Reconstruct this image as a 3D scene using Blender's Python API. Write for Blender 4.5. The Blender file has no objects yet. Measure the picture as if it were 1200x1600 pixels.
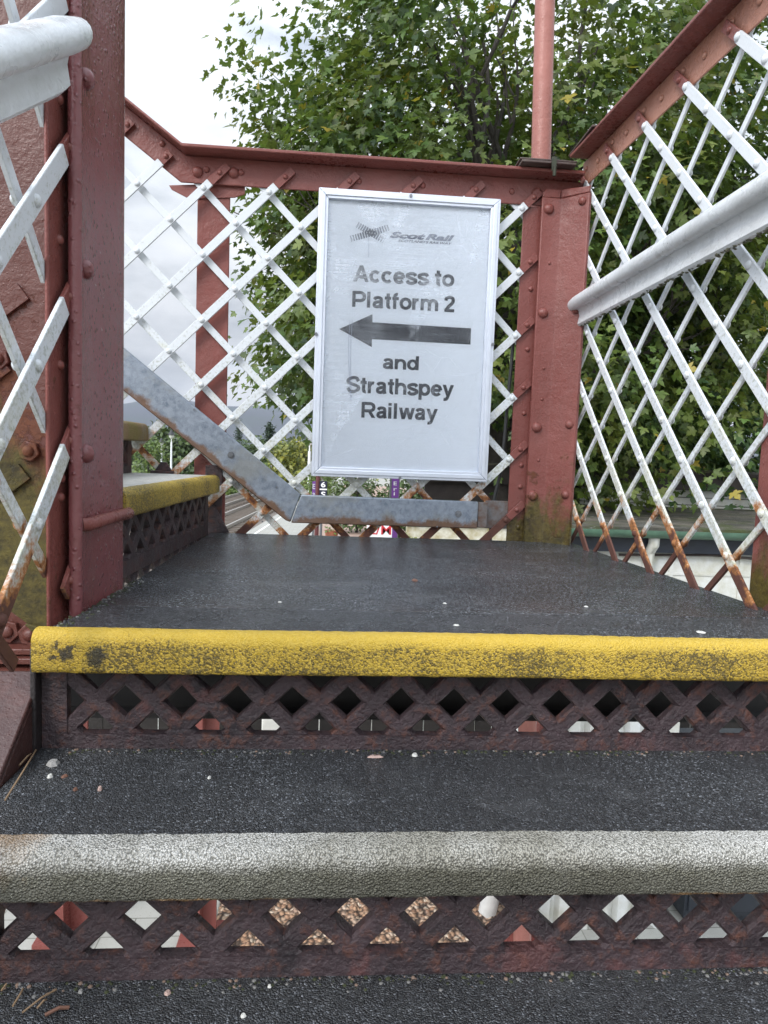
import bpy, bmesh, math, random
import numpy as np
from mathutils import Vector, Matrix
random.seed(7); rng = np.random.default_rng(11)
S = bpy.context.scene
C = S.collection
R_ = math.radians

# ------------------------------------------------------------------ camera
FPX = 1060.0                      # focal length in pixels of the 1200x1600 photograph
def cam_axes(yaw, pitch, roll):
    cy, sy = math.cos(yaw), math.sin(yaw); cp, sp = math.cos(pitch), math.sin(pitch); cr, sr = math.cos(roll), math.sin(roll)
    Rz = np.array([[cy, sy, 0], [-sy, cy, 0], [0, 0, 1]])
    Rx = np.array([[1, 0, 0], [0, cp, -sp], [0, sp, cp]])
    Ry = np.array([[cr, 0, sr], [0, 1, 0], [-sr, 0, cr]])
    return Rz @ Rx @ Ry
CM = cam_axes(R_(4.30), R_(-4.83), R_(-2.10))
cd = bpy.data.cameras.new('camera'); cam = bpy.data.objects.new('camera', cd); C.objects.link(cam)
cam.matrix_world = Matrix([[CM[i][0], CM[i][2], -CM[i][1], 0] for i in range(3)] + [[0, 0, 0, 1]])
cd.sensor_fit = 'VERTICAL'; cd.sensor_height = 36; cd.lens = 36 * FPX / 1600
cd.clip_start = 0.01; cd.clip_end = 20000
S.camera = cam

# ------------------------------------------------------------------ world, sun, exposure
SUN_EL, SUN_AZ = 40, 222          # elevation, compass-like azimuth (from +Y clockwise)
w = bpy.data.worlds.new('World'); S.world = w; w.use_nodes = True
wt = w.node_tree; wt.nodes.clear()
def wn(t, **k):
    n = wt.nodes.new(t)
    for a, b in k.items(): setattr(n, a, b)
    return n
sky = wn('ShaderNodeTexSky', sky_type='NISHITA', sun_disc=False, sun_elevation=R_(SUN_EL), sun_rotation=R_(SUN_AZ))
tc = wn('ShaderNodeTexCoord')
mp = wn('ShaderNodeMapping'); mp.inputs['Scale'].default_value = (1, 1, 2.4); wt.links.new(tc.outputs['Generated'], mp.inputs[0])
n1 = wn('ShaderNodeTexNoise'); n1.inputs['Scale'].default_value = 3.1; n1.inputs['Detail'].default_value = 9; n1.inputs['Roughness'].default_value = .55
wt.links.new(mp.outputs[0], n1.inputs['Vector'])
cov = wn('ShaderNodeValToRGB'); cov.color_ramp.elements[0].position = .27; cov.color_ramp.elements[0].color = (.45, .45, .45, 1)
cov.color_ramp.elements[1].position = .38; cov.color_ramp.elements[1].color = (1, 1, 1, 1)
wt.links.new(n1.outputs['Fac'], cov.inputs[0])
n2 = wn('ShaderNodeTexNoise'); n2.inputs['Scale'].default_value = 4.3; n2.inputs['Detail'].default_value = 7; wt.links.new(mp.outputs[0], n2.inputs['Vector'])
cc = wn('ShaderNodeValToRGB')
for i, (p, c) in enumerate([(.36, (5.9, 6.25, 6.8)), (.5, (9.5, 9.7, 10.1)), (.66, (11.4, 11.4, 11.6))]):
    e = cc.color_ramp.elements[i] if i < 2 else cc.color_ramp.elements.new(p)
    e.position = p; e.color = (c[0] / 12, c[1] / 12, c[2] / 12, 1)
wt.links.new(n2.outputs['Fac'], cc.inputs[0])
sx = wn('ShaderNodeSeparateXYZ'); wt.links.new(tc.outputs['Generated'], sx.inputs[0])
gr = wn('ShaderNodeMapRange'); gr.inputs['From Min'].default_value = 0; gr.inputs['From Max'].default_value = 1
gr.inputs['To Min'].default_value = 5.9; gr.inputs['To Max'].default_value = 14.0      # overcast sky: brighter towards the zenith
wt.links.new(sx.outputs['Z'], gr.inputs[0])
# the sun's glow through thin cloud
sdir = (math.sin(R_(SUN_AZ)) * math.cos(R_(SUN_EL)), math.cos(R_(SUN_AZ)) * math.cos(R_(SUN_EL)), math.sin(R_(SUN_EL)))
dt = wn('ShaderNodeVectorMath', operation='DOT_PRODUCT'); wt.links.new(tc.outputs['Generated'], dt.inputs[0]); dt.inputs[1].default_value = sdir
mxm = wn('ShaderNodeMath', operation='MAXIMUM'); wt.links.new(dt.outputs['Value'], mxm.inputs[0]); mxm.inputs[1].default_value = 0
pw = wn('ShaderNodeMath', operation='POWER'); wt.links.new(mxm.outputs[0], pw.inputs[0]); pw.inputs[1].default_value = 2.5
gl_ = wn('ShaderNodeMath', operation='MULTIPLY_ADD'); wt.links.new(pw.outputs[0], gl_.inputs[0]); gl_.inputs[1].default_value = 26.0; wt.links.new(gr.outputs[0], gl_.inputs[2])
zt = wn('ShaderNodeValToRGB'); zt.color_ramp.elements[0].position = .05; zt.color_ramp.elements[0].color = (1, 1, 1, 1)
zt.color_ramp.elements[1].position = .75; zt.color_ramp.elements[1].color = (.86, .94, 1, 1); wt.links.new(sx.outputs['Z'], zt.inputs[0])
ct = wn('ShaderNodeMix', data_type='RGBA', blend_type='MULTIPLY'); ct.inputs[0].default_value = 1; wt.links.new(cc.outputs[0], ct.inputs[6]); wt.links.new(zt.outputs[0], ct.inputs[7])
sc = wn('ShaderNodeVectorMath', operation='SCALE'); wt.links.new(ct.outputs[2], sc.inputs[0]); wt.links.new(gl_.outputs[0], sc.inputs['Scale'])
mx = wn('ShaderNodeMix', data_type='RGBA'); wt.links.new(cov.outputs[0], mx.inputs[0]); wt.links.new(sky.outputs[0], mx.inputs[6]); wt.links.new(sc.outputs[0], mx.inputs[7])
bg = wn('ShaderNodeBackground'); bg.inputs['Strength'].default_value = .10
wt.links.new(mx.outputs[2], bg.inputs['Color'])
wo = wn('ShaderNodeOutputWorld'); wt.links.new(bg.outputs[0], wo.inputs[0])

sl = bpy.data.lights.new('sun', 'SUN'); sl.energy = 1.5; sl.angle = R_(18); sl.color = (1, .94, .86)
so = bpy.data.objects.new('sun', sl); C.objects.link(so)
az, el = R_(SUN_AZ), R_(SUN_EL)
so.rotation_euler = Vector((math.sin(az) * math.cos(el), math.cos(az) * math.cos(el), math.sin(el))).to_track_quat('Z', 'Y').to_euler()
S.view_settings.view_transform = 'Standard'; S.view_settings.look = 'None'; S.view_settings.exposure = 0.55; S.view_settings.gamma = 1
S.render.engine = 'CYCLES'
S.cycles.max_bounces = 8; S.cycles.transparent_max_bounces = 12

# ------------------------------------------------------------------ measured points -> world
def _ray(x, y): return CM @ np.array([(x - 600) / FPX, 1, (800 - y) / FPX])
def pY(x, y, Y): d = _ray(x, y); return d * (Y / d[1])
def pX(x, y, X): d = _ray(x, y); return d * (X / d[0])
def pZ(x, y, Z): d = _ray(x, y); return d * (Z / d[2])

# ------------------------------------------------------------------ materials
class NT:
    def __init__(s, name):
        s.m = bpy.data.materials.new(name); s.m.use_nodes = True
        s.t = s.m.node_tree; s.b = s.t.nodes['Principled BSDF']; s.out = s.t.nodes['Material Output']
        s.pos = s.n('ShaderNodeNewGeometry').outputs['Position']
    def n(s, t, **k):
        x = s.t.nodes.new(t)
        for a, b in k.items(): setattr(x, a, b)
        return x
    def l(s, a, b): s.t.links.new(a, b)
    def set(s, inp, v):
        if hasattr(v, 'is_linked') or hasattr(v, 'links'): s.l(v, inp)
        else:
            if inp.type == 'RGBA': v = (*v, 1) if isinstance(v, tuple) else (v, v, v, 1)
            inp.default_value = v
    def noise(s, scale, detail=5, rough=.6, stretch=None, dist=0):
        x = s.n('ShaderNodeTexNoise'); x.inputs['Scale'].default_value = scale; x.inputs['Detail'].default_value = detail
        x.inputs['Roughness'].default_value = rough; x.inputs['Distortion'].default_value = dist
        v = s.pos
        if stretch:
            m = s.n('ShaderNodeMapping'); m.inputs['Scale'].default_value = stretch; s.l(v, m.inputs[0]); v = m.outputs[0]
        s.l(v, x.inputs['Vector']); return x.outputs['Fac']
    def voro(s, scale, out='Distance', feature='F1', stretch=None):
        x = s.n('ShaderNodeTexVoronoi', feature=feature); x.inputs['Scale'].default_value = scale
        v = s.pos
        if stretch:
            m = s.n('ShaderNodeMapping'); m.inputs['Scale'].default_value = stretch; s.l(v, m.inputs[0]); v = m.outputs[0]
        s.l(v, x.inputs['Vector']); return x.outputs[out]
    def ramp(s, f, *stops):
        x = s.n('ShaderNodeValToRGB'); r = x.color_ramp
        while len(r.elements) < len(stops): r.elements.new(.5)
        for e, (p, c) in zip(r.elements, stops):
            e.position = p; e.color = (c, c, c, 1) if not isinstance(c, tuple) else (*c, 1)
        s.set(x.inputs[0], f); return x.outputs[0]
    def mix(s, f, a, b, mode='MIX'):
        x = s.n('ShaderNodeMix', data_type='RGBA', blend_type=mode); s.set(x.inputs[0], f); s.set(x.inputs[6], a); s.set(x.inputs[7], b); return x.outputs[2]
    def math(s, op, a, b=0.0, c=0.0):
        x = s.n('ShaderNodeMath', operation=op); s.set(x.inputs[0], a); s.set(x.inputs[1], b); s.set(x.inputs[2], c); return x.outputs[0]
    def mr(s, v, a, b, c=0., d=1.):
        x = s.n('ShaderNodeMapRange'); s.set(x.inputs[0], v)
        for i, q in enumerate((a, b, c, d)): x.inputs[i + 1].default_value = q
        return x.outputs[0]
    def xyz(s):
        x = s.n('ShaderNodeSeparateXYZ'); s.l(s.pos, x.inputs[0]); return x.outputs
    def bump(s, h, dist, strength=1., normal=None):
        x = s.n('ShaderNodeBump'); x.inputs['Distance'].default_value = dist; x.inputs['Strength'].default_value = strength
        s.set(x.inputs['Height'], h)
        if normal is not None: s.l(normal, x.inputs['Normal'])
        return x.outputs[0]
    def fin(s, col, rough=.5, normal=None, metal=0., spec=.5):
        s.set(s.b.inputs['Base Color'], col); s.set(s.b.inputs['Roughness'], rough); s.set(s.b.inputs['Metallic'], metal)
        s.b.inputs['Specular IOR Level'].default_value = spec
        if normal is not None: s.l(normal, s.b.inputs['Normal'])
        return s.m
    def near(s, c, r0, r1, wob, sc):
        d = s.n('ShaderNodeVectorMath', operation='DISTANCE'); s.l(s.pos, d.inputs[0]); d.inputs[1].default_value = c
        return s.ramp(s.math('ADD', d.outputs['Value'], s.math('MULTIPLY', s.math('SUBTRACT', s.noise(sc, 7, .7), .5), wob)), (r0, 1), (r1, 0))
    def floor_h(s):
        """height above the stair's walking surface (landing, then the upper flight's slope)"""
        o = s.xyz()
        up = s.math('MULTIPLY', s.math('SUBTRACT', -.47, o['X']), .77)
        fl = s.math('ADD', s.math('MAXIMUM', up, 0.), -.30)
        return s.math('SUBTRACT', o['Z'], fl)

def mat_red(name='red_oxide_paint', moss=0., base=(.165, .050, .042), rust=.5, gloss=0.):
    t = NT(name)
    big = t.noise(3.2, 4); fine = t.noise(60, 5, .65)
    col = t.mix(t.ramp(big, (.35, 0), (.7, 1)), base, tuple(c * 1.22 + .008 for c in base))
    col = t.mix(t.math('MULTIPLY', t.ramp(t.noise(9, 7, .7, (1, 1, .3)), (.5, 0), (.72, 1)), .45), col, (.16, .075, .065))       # chalky weather streaks
    h = t.floor_h()
    # rust flakes, mostly low down
    near = t.math('GREATER_THAN', h, -.16)
    low = t.math('MULTIPLY', t.mr(h, .0, .55, 1., 0.), near)
    rn = t.noise(17, 9, .72)
    rm = t.ramp(t.math('ADD', rn, t.math('MULTIPLY', low, .16 * rust)), (.66, 0), (.72, 1))
    rc = t.mix(t.noise(70, 4), (.05, .022, .018), (.17, .055, .022))
    col = t.mix(rm, col, rc)
    chips = t.ramp(t.voro(38), (.03, 1), (.055, 0))
    col = t.mix(t.math('MULTIPLY', chips, t.ramp(t.noise(5, 3), (.56, 0), (.62, 1))), col, (.08, .05, .05))
    if moss:
        mm = t.ramp(t.math('ADD', t.noise(8, 8, .7, (1, 1, .55)), t.math('MULTIPLY', t.math('ADD', t.mr(h, 0., .34 * moss, .30, -.30), .3), near)), (.85, 0), (1.0, .9))
        col = t.mix(mm, col, t.mix(t.ramp(t.math('ADD', t.math('MULTIPLY', t.noise(70, 5, .7), .6), t.math('MULTIPLY', t.noise(11, 4), .4)), (.38, 0), (.62, 1)), (.022, .022, .008), (.095, .082, .018)))
    hgt = t.math('ADD', t.math('MULTIPLY', t.noise(22, 6, .6), .9), t.math('MULTIPLY', t.noise(160, 4, .6), .30))
    hgt = t.math('ADD', hgt, t.math('MULTIPLY', rm, .25))
    hgt = t.math('ADD', hgt, t.math('MULTIPLY', t.ramp(t.voro(90), (.0, .35), (.18, 0)), .5))
    nb = t.bump(hgt, .0045, .9)
    if gloss: nb = t.bump(t.ramp(t.voro(75), (.05, 1), (.30, 0)), .0022, 1., nb)
    return t.fin(col, spec=.5 if gloss else .32, normal=nb, rough=t.mix(rm, t.ramp(t.math('ADD', t.math('MULTIPLY', fine, .5), t.math('MULTIPLY', big, .5)), (.35, .20 - .08 * gloss), (.65, .42 - .14 * gloss)), .75))

def mat_white(name='white_lattice_paint', dirt=1., rusty=1.):
    t = NT(name)
    h = t.floor_h()
    col = t.mix(t.noise(6, 4), (.62, .65, .69), (.54, .56, .585))
    alg = t.ramp(t.math('ADD', t.noise(110, 6, .75), t.mr(h, .1, 1.3, .10 * dirt, -.10)), (.54, 0), (.68, 1))
    col = t.mix(t.math('MULTIPLY', alg, .6), col, (.20, .205, .12))
    yel = t.ramp(t.math('ADD', t.noise(13, 5, .6), t.mr(h, .0, .8, .12, -.12)), (.52, 0), (.7, 1))
    col = t.mix(t.math('MULTIPLY', yel, .30 * dirt), col, (.50, .46, .24))
    spot = t.math('MULTIPLY', t.ramp(t.voro(7.5), (.035, 1), (.11, 0)), t.ramp(t.noise(3, 2), (.50, 0), (.56, .62)))
    rn = t.math('ADD', t.noise(9, 8, .7), t.math('MULTIPLY', spot, .30))
    lowr = t.math('ADD', t.mr(h, -.02, .30, .34 * rusty, -.10), t.math('MULTIPLY', t.math('SUBTRACT', t.noise(2.3, 3), .5), .35))
    ro = t.ramp(t.math('ADD', rn, lowr), (.60, 0), (.68, 1))
    rd = t.ramp(t.math('ADD', rn, lowr), (.67, 0), (.74, 1))
    col = t.mix(ro, col, t.mix(t.noise(60, 5), (.42, .19, .05), (.27, .09, .025)))
    col = t.mix(rd, col, t.mix(t.noise(45, 5), (.045, .02, .017), (.12, .042, .026)))
    nb = t.bump(t.math('ADD', t.math('MULTIPLY', t.noise(140, 5), .6), t.math('MULTIPLY', ro, .5)), .0014, .8)
    return t.fin(col, t.mix(ro, .42, .8), nb)

def mat_tread(name, wet=0., brown=0., k=1.):
    t = NT(name)
    cell = t.voro(430, 'Color'); sp = t.n('ShaderNodeSeparateColor'); t.l(cell, sp.inputs[0])
    v = t.voro(430); n = t.noise(120, 5, .7)
    q = tuple
    col = t.ramp(sp.outputs[0], (0, .008 * k), (.55, .028 * k), (.80, .058 * k), (.94, .12 * k), (1, .26))
    col = t.mix(1., col, t.ramp(n, (.3, (.62, .65, .72)), (.7, (1.30, 1.36, 1.50))), 'MULTIPLY')
    damp = t.noise(2.4, 6, .65)
    col = t.mix(t.math('MULTIPLY', t.ramp(damp, (.40, 1), (.60, 0)), .45), col, (.016, .016, .018))
    pale = t.ramp(t.noise(5.5, 7, .7, (1, 1.6, 1)), (.54, 0), (.72, 1))
    col = t.mix(t.math('MULTIPLY', pale, .22), col, (.16, .16, .165))
    moss = t.ramp(t.math('ADD', t.noise(14, 7, .7), t.noise(1.9, 3)), (1.03, 0), (1.22, 1))
    col = t.mix(t.math('MULTIPLY', moss, .55), col, (.040, .036, .016))
    if brown: col = t.mix(t.math('MULTIPLY', t.ramp(t.noise(3, 5), (.5, 0), (.66, 1)), brown), col, (.05, .028, .022))
    hh = t.math('ADD', t.math('MULTIPLY', v, -1.), t.math('MULTIPLY', sp.outputs[1], .9))
    nb = t.bump(hh, .0030 - .0012 * wet, 1. - .35 * wet)
    nb = t.bump(n, .0015, .8 - .4 * wet, nb)
    return t.fin(col, t.mix(t.ramp(damp, (.38, .24), (.64, .52)), t.ramp(sp.outputs[2], (.2, .2), (.8, .7)), .5) if False else t.ramp(damp, (.38, .26 - .10 * wet), (.64, .52 - .22 * wet)), nb, spec=.5)

def mat_yellow(name, dirty=0.):
    t = NT(name)
    cell = t.voro(330, 'Color'); sp = t.n('ShaderNodeSeparateColor'); t.l(cell, sp.inputs[0]); vor = t.voro(330)
    grit = t.noise(330, 5, .85)
    y = t.mix(t.noise(5, 5), (.52, .335, .020), (.41, .27, .022))
    y = t.mix(t.math('MULTIPLY', sp.outputs[1], .35), y, (.60, .44, .11))
    low = t.mr(t.floor_h(), -.025, .0, .10, -.16) if not dirty else t.math('MULTIPLY', t.math('SUBTRACT', t.noise(3.2, 4), .30), dirty)                    # scuffed front, cleaner upper edge
    worn = t.math('ADD', t.math('ADD', t.math('MULTIPLY', grit, .55), t.math('MULTIPLY', sp.outputs[0], .20)), t.math('ADD', t.math('MULTIPLY', t.noise(7, 5, .6), .42), low))
    wm = t.ramp(worn, (.615, 0), (.76, 1))
    col = t.mix(t.math('MULTIPLY', wm, .9), y, (.050, .038, .014))
    big = t.ramp(t.noise(11, 7, .65), (.675, 0), (.70, 1))
    col = t.mix(t.math('MULTIPLY', big, .9), col, (.022, .018, .015))
    if not dirty:                                    # two places where the paint has chipped away to the tar
        chipd = t.math('MAXIMUM', t.near((-.424, 1.095, -.332), .010, .018, .12, 55), t.near((-.374, 1.094, -.338), .010, .014, .06, 60))
        col = t.mix(t.math('MULTIPLY', chipd, .92), col, (.020, .017, .014))
    alg = t.ramp(t.noise(6, 6, .6), (.50 - .2 * (dirty > 0), 0), (.72, 1))
    col = t.mix(t.math('MULTIPLY', alg, .22 + .5 * dirty), col, (.20, .165, .02))
    nb = t.bump(t.math('ADD', t.math('MULTIPLY', vor, -.8), t.math('MULTIPLY', grit, .8)), .0028, .9)
    return t.fin(col, t.ramp(grit, (.3, .42), (.7, .7)), nb)

def mat_grit_white(name, green=0.):
    t = NT(name)
    vor = t.voro(360); cell = t.voro(360, 'Color'); grit = t.noise(300, 4, .7)
    sep = t.n('ShaderNodeSeparateColor'); t.l(cell, sep.inputs[0])
    col = t.mix(sep.outputs[0], (.64, .625, .59), (.40, .39, .355))
    gap = t.ramp(t.math('ADD', t.math('ADD', vor, t.math('MULTIPLY', grit, .4)), t.mr(t.xyz()['Z'], -.56, -.515, .14, -.14)), (.55, 0), (.80, 1))
    o = t.xyz()
    low = t.mr(o['Z'], -.541, -.521, 1., 0.)        # algae and dirt keep to the damp lower part of the bullnose
    dirt = t.ramp(t.math('ADD', t.math('MULTIPLY', t.noise(26, 7, .7), .8), t.math('MULTIPLY', low, .50)), (.46, 0), (.84, 1))
    if green: dirt = t.ramp(t.noise(16, 7, .7), (.3, .2), (.7, 1))
    col = t.mix(t.math('MULTIPLY', dirt, .86), col, t.mix(sep.outputs[1], t.mix(t.noise(8, 4), (.055, .055, .036), (.085, .075, .028)), (.24, .235, .18)))
    col = t.mix(t.math('MULTIPLY', gap, .72), col, (.06, .057, .044))
    rust = t.ramp(t.math('ADD', t.noise(7, 6, .65), t.mr(o['X'], -.52, -.22, .26, -.10)), (.56, 0), (.74, 1))
    rust = t.math('MAXIMUM', rust, t.math('MULTIPLY', t.near((-.41, .872, -.507), .0, .062, .07, 22), .95))
    col = t.mix(1., col, t.ramp(t.noise(2.6, 6, .65), (.36, (.62, .60, .55)), (.62, (1.12, 1.12, 1.14))), 'MULTIPLY')
    edge = t.mr(o['Z'], -.576, -.564, .36, -.1)
    rust2 = t.ramp(t.math('ADD', t.noise(14, 6, .65), edge), (.66, 0), (.8, 1))
    col = t.mix(t.math('MULTIPLY', t.math('MAXIMUM', rust, rust2), .75), col, (.30, .155, .045))
    if green: col = t.mix(t.math('MULTIPLY', t.ramp(t.noise(5, 6), (.4, 0), (.6, 1)), green), col, (.20, .17, .025))
    nb = t.bump(t.math('ADD', t.math('MULTIPLY', vor, -1.2), t.math('MULTIPLY', grit, .6)), .0042, 1.)
    return t.fin(col, .62, nb)

def mat_castiron(name):
    t = NT(name)
    n = t.noise(9, 7, .7); n2 = t.noise(40, 7, .7)
    col = t.mix(t.ramp(n, (.3, 0), (.68, 1)), (.010, .0075, .010), (.060, .037, .042))
    col = t.mix(t.ramp(n2, (.52, 0), (.68, 1)), col, (.095, .036, .024))
    red = t.ramp(t.noise(5.5, 6, .65), (.585, 0), (.64, 1))
    col = t.mix(t.math('MULTIPLY', red, .5), col, (.115, .040, .036))
    gold = t.ramp(t.noise(23, 6, .7), (.66, 0), (.74, 1))
    col = t.mix(t.math('MULTIPLY', gold, .5), col, (.13, .09, .055))
    nb = t.bump(t.math('ADD', n2, t.math('MULTIPLY', t.noise(130, 5), .5)), .008, 1.)
    return t.fin(col, t.ramp(n2, (.3, .38), (.7, .62)), nb)

def mat_galv(name):
    t = NT(name)
    c = t.voro(75, 'Color'); s = t.n('ShaderNodeSeparateColor'); t.l(c, s.inputs[0])
    col = t.mix(s.outputs[0], (.105, .13, .17), (.185, .212, .255))
    col = t.mix(t.ramp(t.noise(42, 7, .75), (.35, 0), (.68, .7)), col, (.29, .325, .375))
    col = t.mix(t.math('MULTIPLY', t.ramp(t.noise(5, 6, .65), (.50, 0), (.6, 1)), .55), col, (.20, .20, .18))
    o = t.xyz()
    e1 = t.math('SUBTRACT', o['Z'], t.math('SUBTRACT', -.3684, t.math('MULTIPLY', o['X'], .764)))      # height over the sloping lower edge
    e = t.math('MINIMUM', e1, t.math('ADD', o['Z'], .256))
    low = t.mr(e, 0, .045, .38, 0.)
    rn = t.noise(10, 8, .72)
    r = t.ramp(t.math('ADD', rn, low), (.66, 0), (.80, 1))
    col = t.mix(t.math('MULTIPLY', r, .85), col, t.mix(t.noise(50, 4), (.20, .095, .035), (.07, .035, .022)))
    nb = t.bump(t.noise(200, 4), .0008, .6)
    nb = t.bump(t.noise(4, 2), .01, .25, nb)
    return t.fin(col, t.mix(r, t.ramp(s.outputs[0], (.2, .40), (.8, .52)), .8), nb, metal=.30)

def mat_simple(name, col, rough=.5, nscale=0, nmix=.3, col2=None, metal=0., bump=0., bscale=60, spec=.5):
    t = NT(name); c = col
    if nscale:
        c = t.mix(t.ramp(t.noise(nscale, 6, .65), (.35, 0), (.68, 1)), col, col2 if col2 else tuple(x * (1 - nmix) for x in col))
    nb = t.bump(t.noise(bscale, 5), bump, .8) if bump else None
    return t.fin(c, rough, nb, metal, spec)

def mat_leaf(name, c1, c2, c3, trans=.30):
    t = NT(name)
    a = t.n('ShaderNodeAttribute', attribute_name='tone').outputs['Fac']
    col = t.ramp(a, (.0, c1), (.55, c2), (.90, tuple(x * 1.0 for x in c2)), (.97, c3))
    col = t.mix(t.math('MULTIPLY', t.ramp(t.noise(1.3, 3), (.4, 0), (.65, 1)), .45), col, t.mix(.5, c2, c3))
    t.fin(col, .46, None)
    tr = t.n('ShaderNodeBsdfTranslucent'); t.l(t.mix(.5, col, (.12, .17, .02)), tr.inputs['Color'])
    mxs = t.n('ShaderNodeMixShader'); mxs.inputs[0].default_value = trans
    t.l(t.b.outputs[0], mxs.inputs[1]); t.l(tr.outputs[0], mxs.inputs[2]); t.l(mxs.outputs[0], t.out.inputs[0])
    return t.m

def mat_cover(name):
    """scratched clear sheet over the notice, sky reflections painted in as a milky veil"""
    t = NT(name)
    o = t.xyz()
    st = t.noise(34, 7, .72, (.22, 1, 4.5), .4)
    swirl = t.noise(6, 5, .6, None, 1.6)
    milk = t.math('ADD', t.math('MULTIPLY', t.ramp(st, (.40, 0), (.70, 1)), .22), t.math('MULTIPLY', t.ramp(swirl, (.38, 0), (.62, 1)), .20))  # milky veil: scratches plus the painted reflection of the sky
    # veil thinned along a diagonal, painting where the sheet reflects dark things
    diag = t.math('ADD', t.math('ADD', t.math('SUBTRACT', o['X'], t.math('MULTIPLY', o['Z'], .80)), t.math('MULTIPLY', t.noise(3.5, 3), .16)), .5)
    dark_refl = t.ramp(diag, (.515, 0), (.530, 1))
    dark_refl2 = t.ramp(t.noise(4.2, 3, .5, (1, 1, .6), 1.2), (.47, 1), (.50, 0))
    dark_refl_mask = t.math('MULTIPLY', t.math('MAXIMUM', dark_refl, t.math('MULTIPLY', dark_refl2, .7)), .80)
    milk = t.math('ADD', t.math('MULTIPLY', milk, t.math('SUBTRACT', 1., dark_refl_mask)), .035)
    edge = t.math('ADD', t.voro(4.3, 'Distance', 'DISTANCE_TO_EDGE'), t.math('MULTIPLY', t.math('SUBTRACT', t.noise(16, 5, .6), .5), .10)); edge2 = t.voro(11, 'Distance', 'DISTANCE_TO_EDGE')
    crease_glint = t.math('MULTIPLY', t.ramp(t.math('MINIMUM', edge, t.math('MULTIPLY', edge2, 1.6)), (.0, .15), (.03, 0)), t.ramp(t.noise(4.5, 3), (.46, 0), (.60, 1)))  # pale lines paint glints along the sheet's creases
    milk = t.math('ADD', milk, crease_glint)
    d = t.n('ShaderNodeBsdfDiffuse'); d.inputs['Color'].default_value = (.78, .83, .92, 1)
    tp = t.n('ShaderNodeBsdfTransparent'); tp.inputs['Color'].default_value = (1, 1, 1, 1)
    m1 = t.n('ShaderNodeMixShader'); t.set(m1.inputs[0], milk); t.l(tp.outputs[0], m1.inputs[1]); t.l(d.outputs[0], m1.inputs[2])
    g = t.n('ShaderNodeBsdfGlossy'); g.inputs['Roughness'].default_value = .12
    t.l(t.bump(t.math('ADD', t.noise(5, 3, .5, None, .6), t.math('ADD', t.math('MULTIPLY', st, .30), t.math('MULTIPLY', edge, .5))), .03, .75), g.inputs['Normal'])
    fr = t.n('ShaderNodeFresnel'); fr.inputs['IOR'].default_value = 1.33
    m2 = t.n('ShaderNodeMixShader'); t.l(fr.outputs[0], m2.inputs[0]); t.l(m1.outputs[0], m2.inputs[1]); t.l(g.outputs[0], m2.inputs[2])
    t.l(m2.outputs[0], t.out.inputs[0]); return t.m

RED = mat_red(); REDM = mat_red('mossy_red_paint', 1.); REDM2 = mat_red('very_mossy_red_paint', 1.7, rust=1.); REDG = mat_red('thick_glossy_red_paint', 0., (.165, .052, .055), .5, gloss=1.); REDR = mat_red('light_red_paint', 0., (.27, .105, .085)); REDW = mat_red('lit_web_red_paint', 0., (.33, .155, .11))
WHT = mat_white(); WHT2 = mat_white('white_handrail_paint', .7, 0.)
TREAD = mat_tread('wet_grit_tread', k=.9); TREADL = mat_tread('landing_grit', wet=1.05, brown=.35, k=1.25); TREADF = mat_tread('landing_front_grit', wet=.6, k=1.15)
YEL = mat_yellow('worn_yellow_paint'); YEL2 = mat_yellow('stained_yellow_paint', .55); GRW = mat_grit_white('worn_white_grit'); GRG = mat_grit_white('green_stained_grit', .8)
IRON = mat_castiron('rusty_cast_iron'); GALV = mat_galv('galvanised_steel')
ALU = mat_simple('anodised_frame', (.62, .655, .74), .33, 9, .12, metal=.25, bump=.0006, bscale=90)
PAPER = mat_simple('white_notice_paper', (.83, .88, .96), .6, 4, .06)
INK = mat_simple('dark_print', (.010, .011, .018), .7, spec=.1); INKB = mat_simple('faded_blue_print', (.040, .055, .12), .5); INKG = mat_simple('faded_grey_print', (.20, .23, .31), .5)
COVER = mat_cover('scratched_glare_sheet')
STEEL = mat_simple('dull_bolt_steel', (.22, .23, .25), .4, 60, .5, metal=.7)
DARK = mat_simple('black_rubber', (.012, .012, .013), .5)
LEAF = mat_leaf('maple_leaf', (.018, .046, .014), (.096, .168, .036), (.36, .27, .03), .36)
LEAFD = mat_leaf('dark_maple_leaf', (.022, .058, .020), (.066, .140, .042), (.14, .18, .04))
BARK = mat_simple('grey_bark', (.06, .05, .042), .85, 12, .5, bump=.01, bscale=40)

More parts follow.
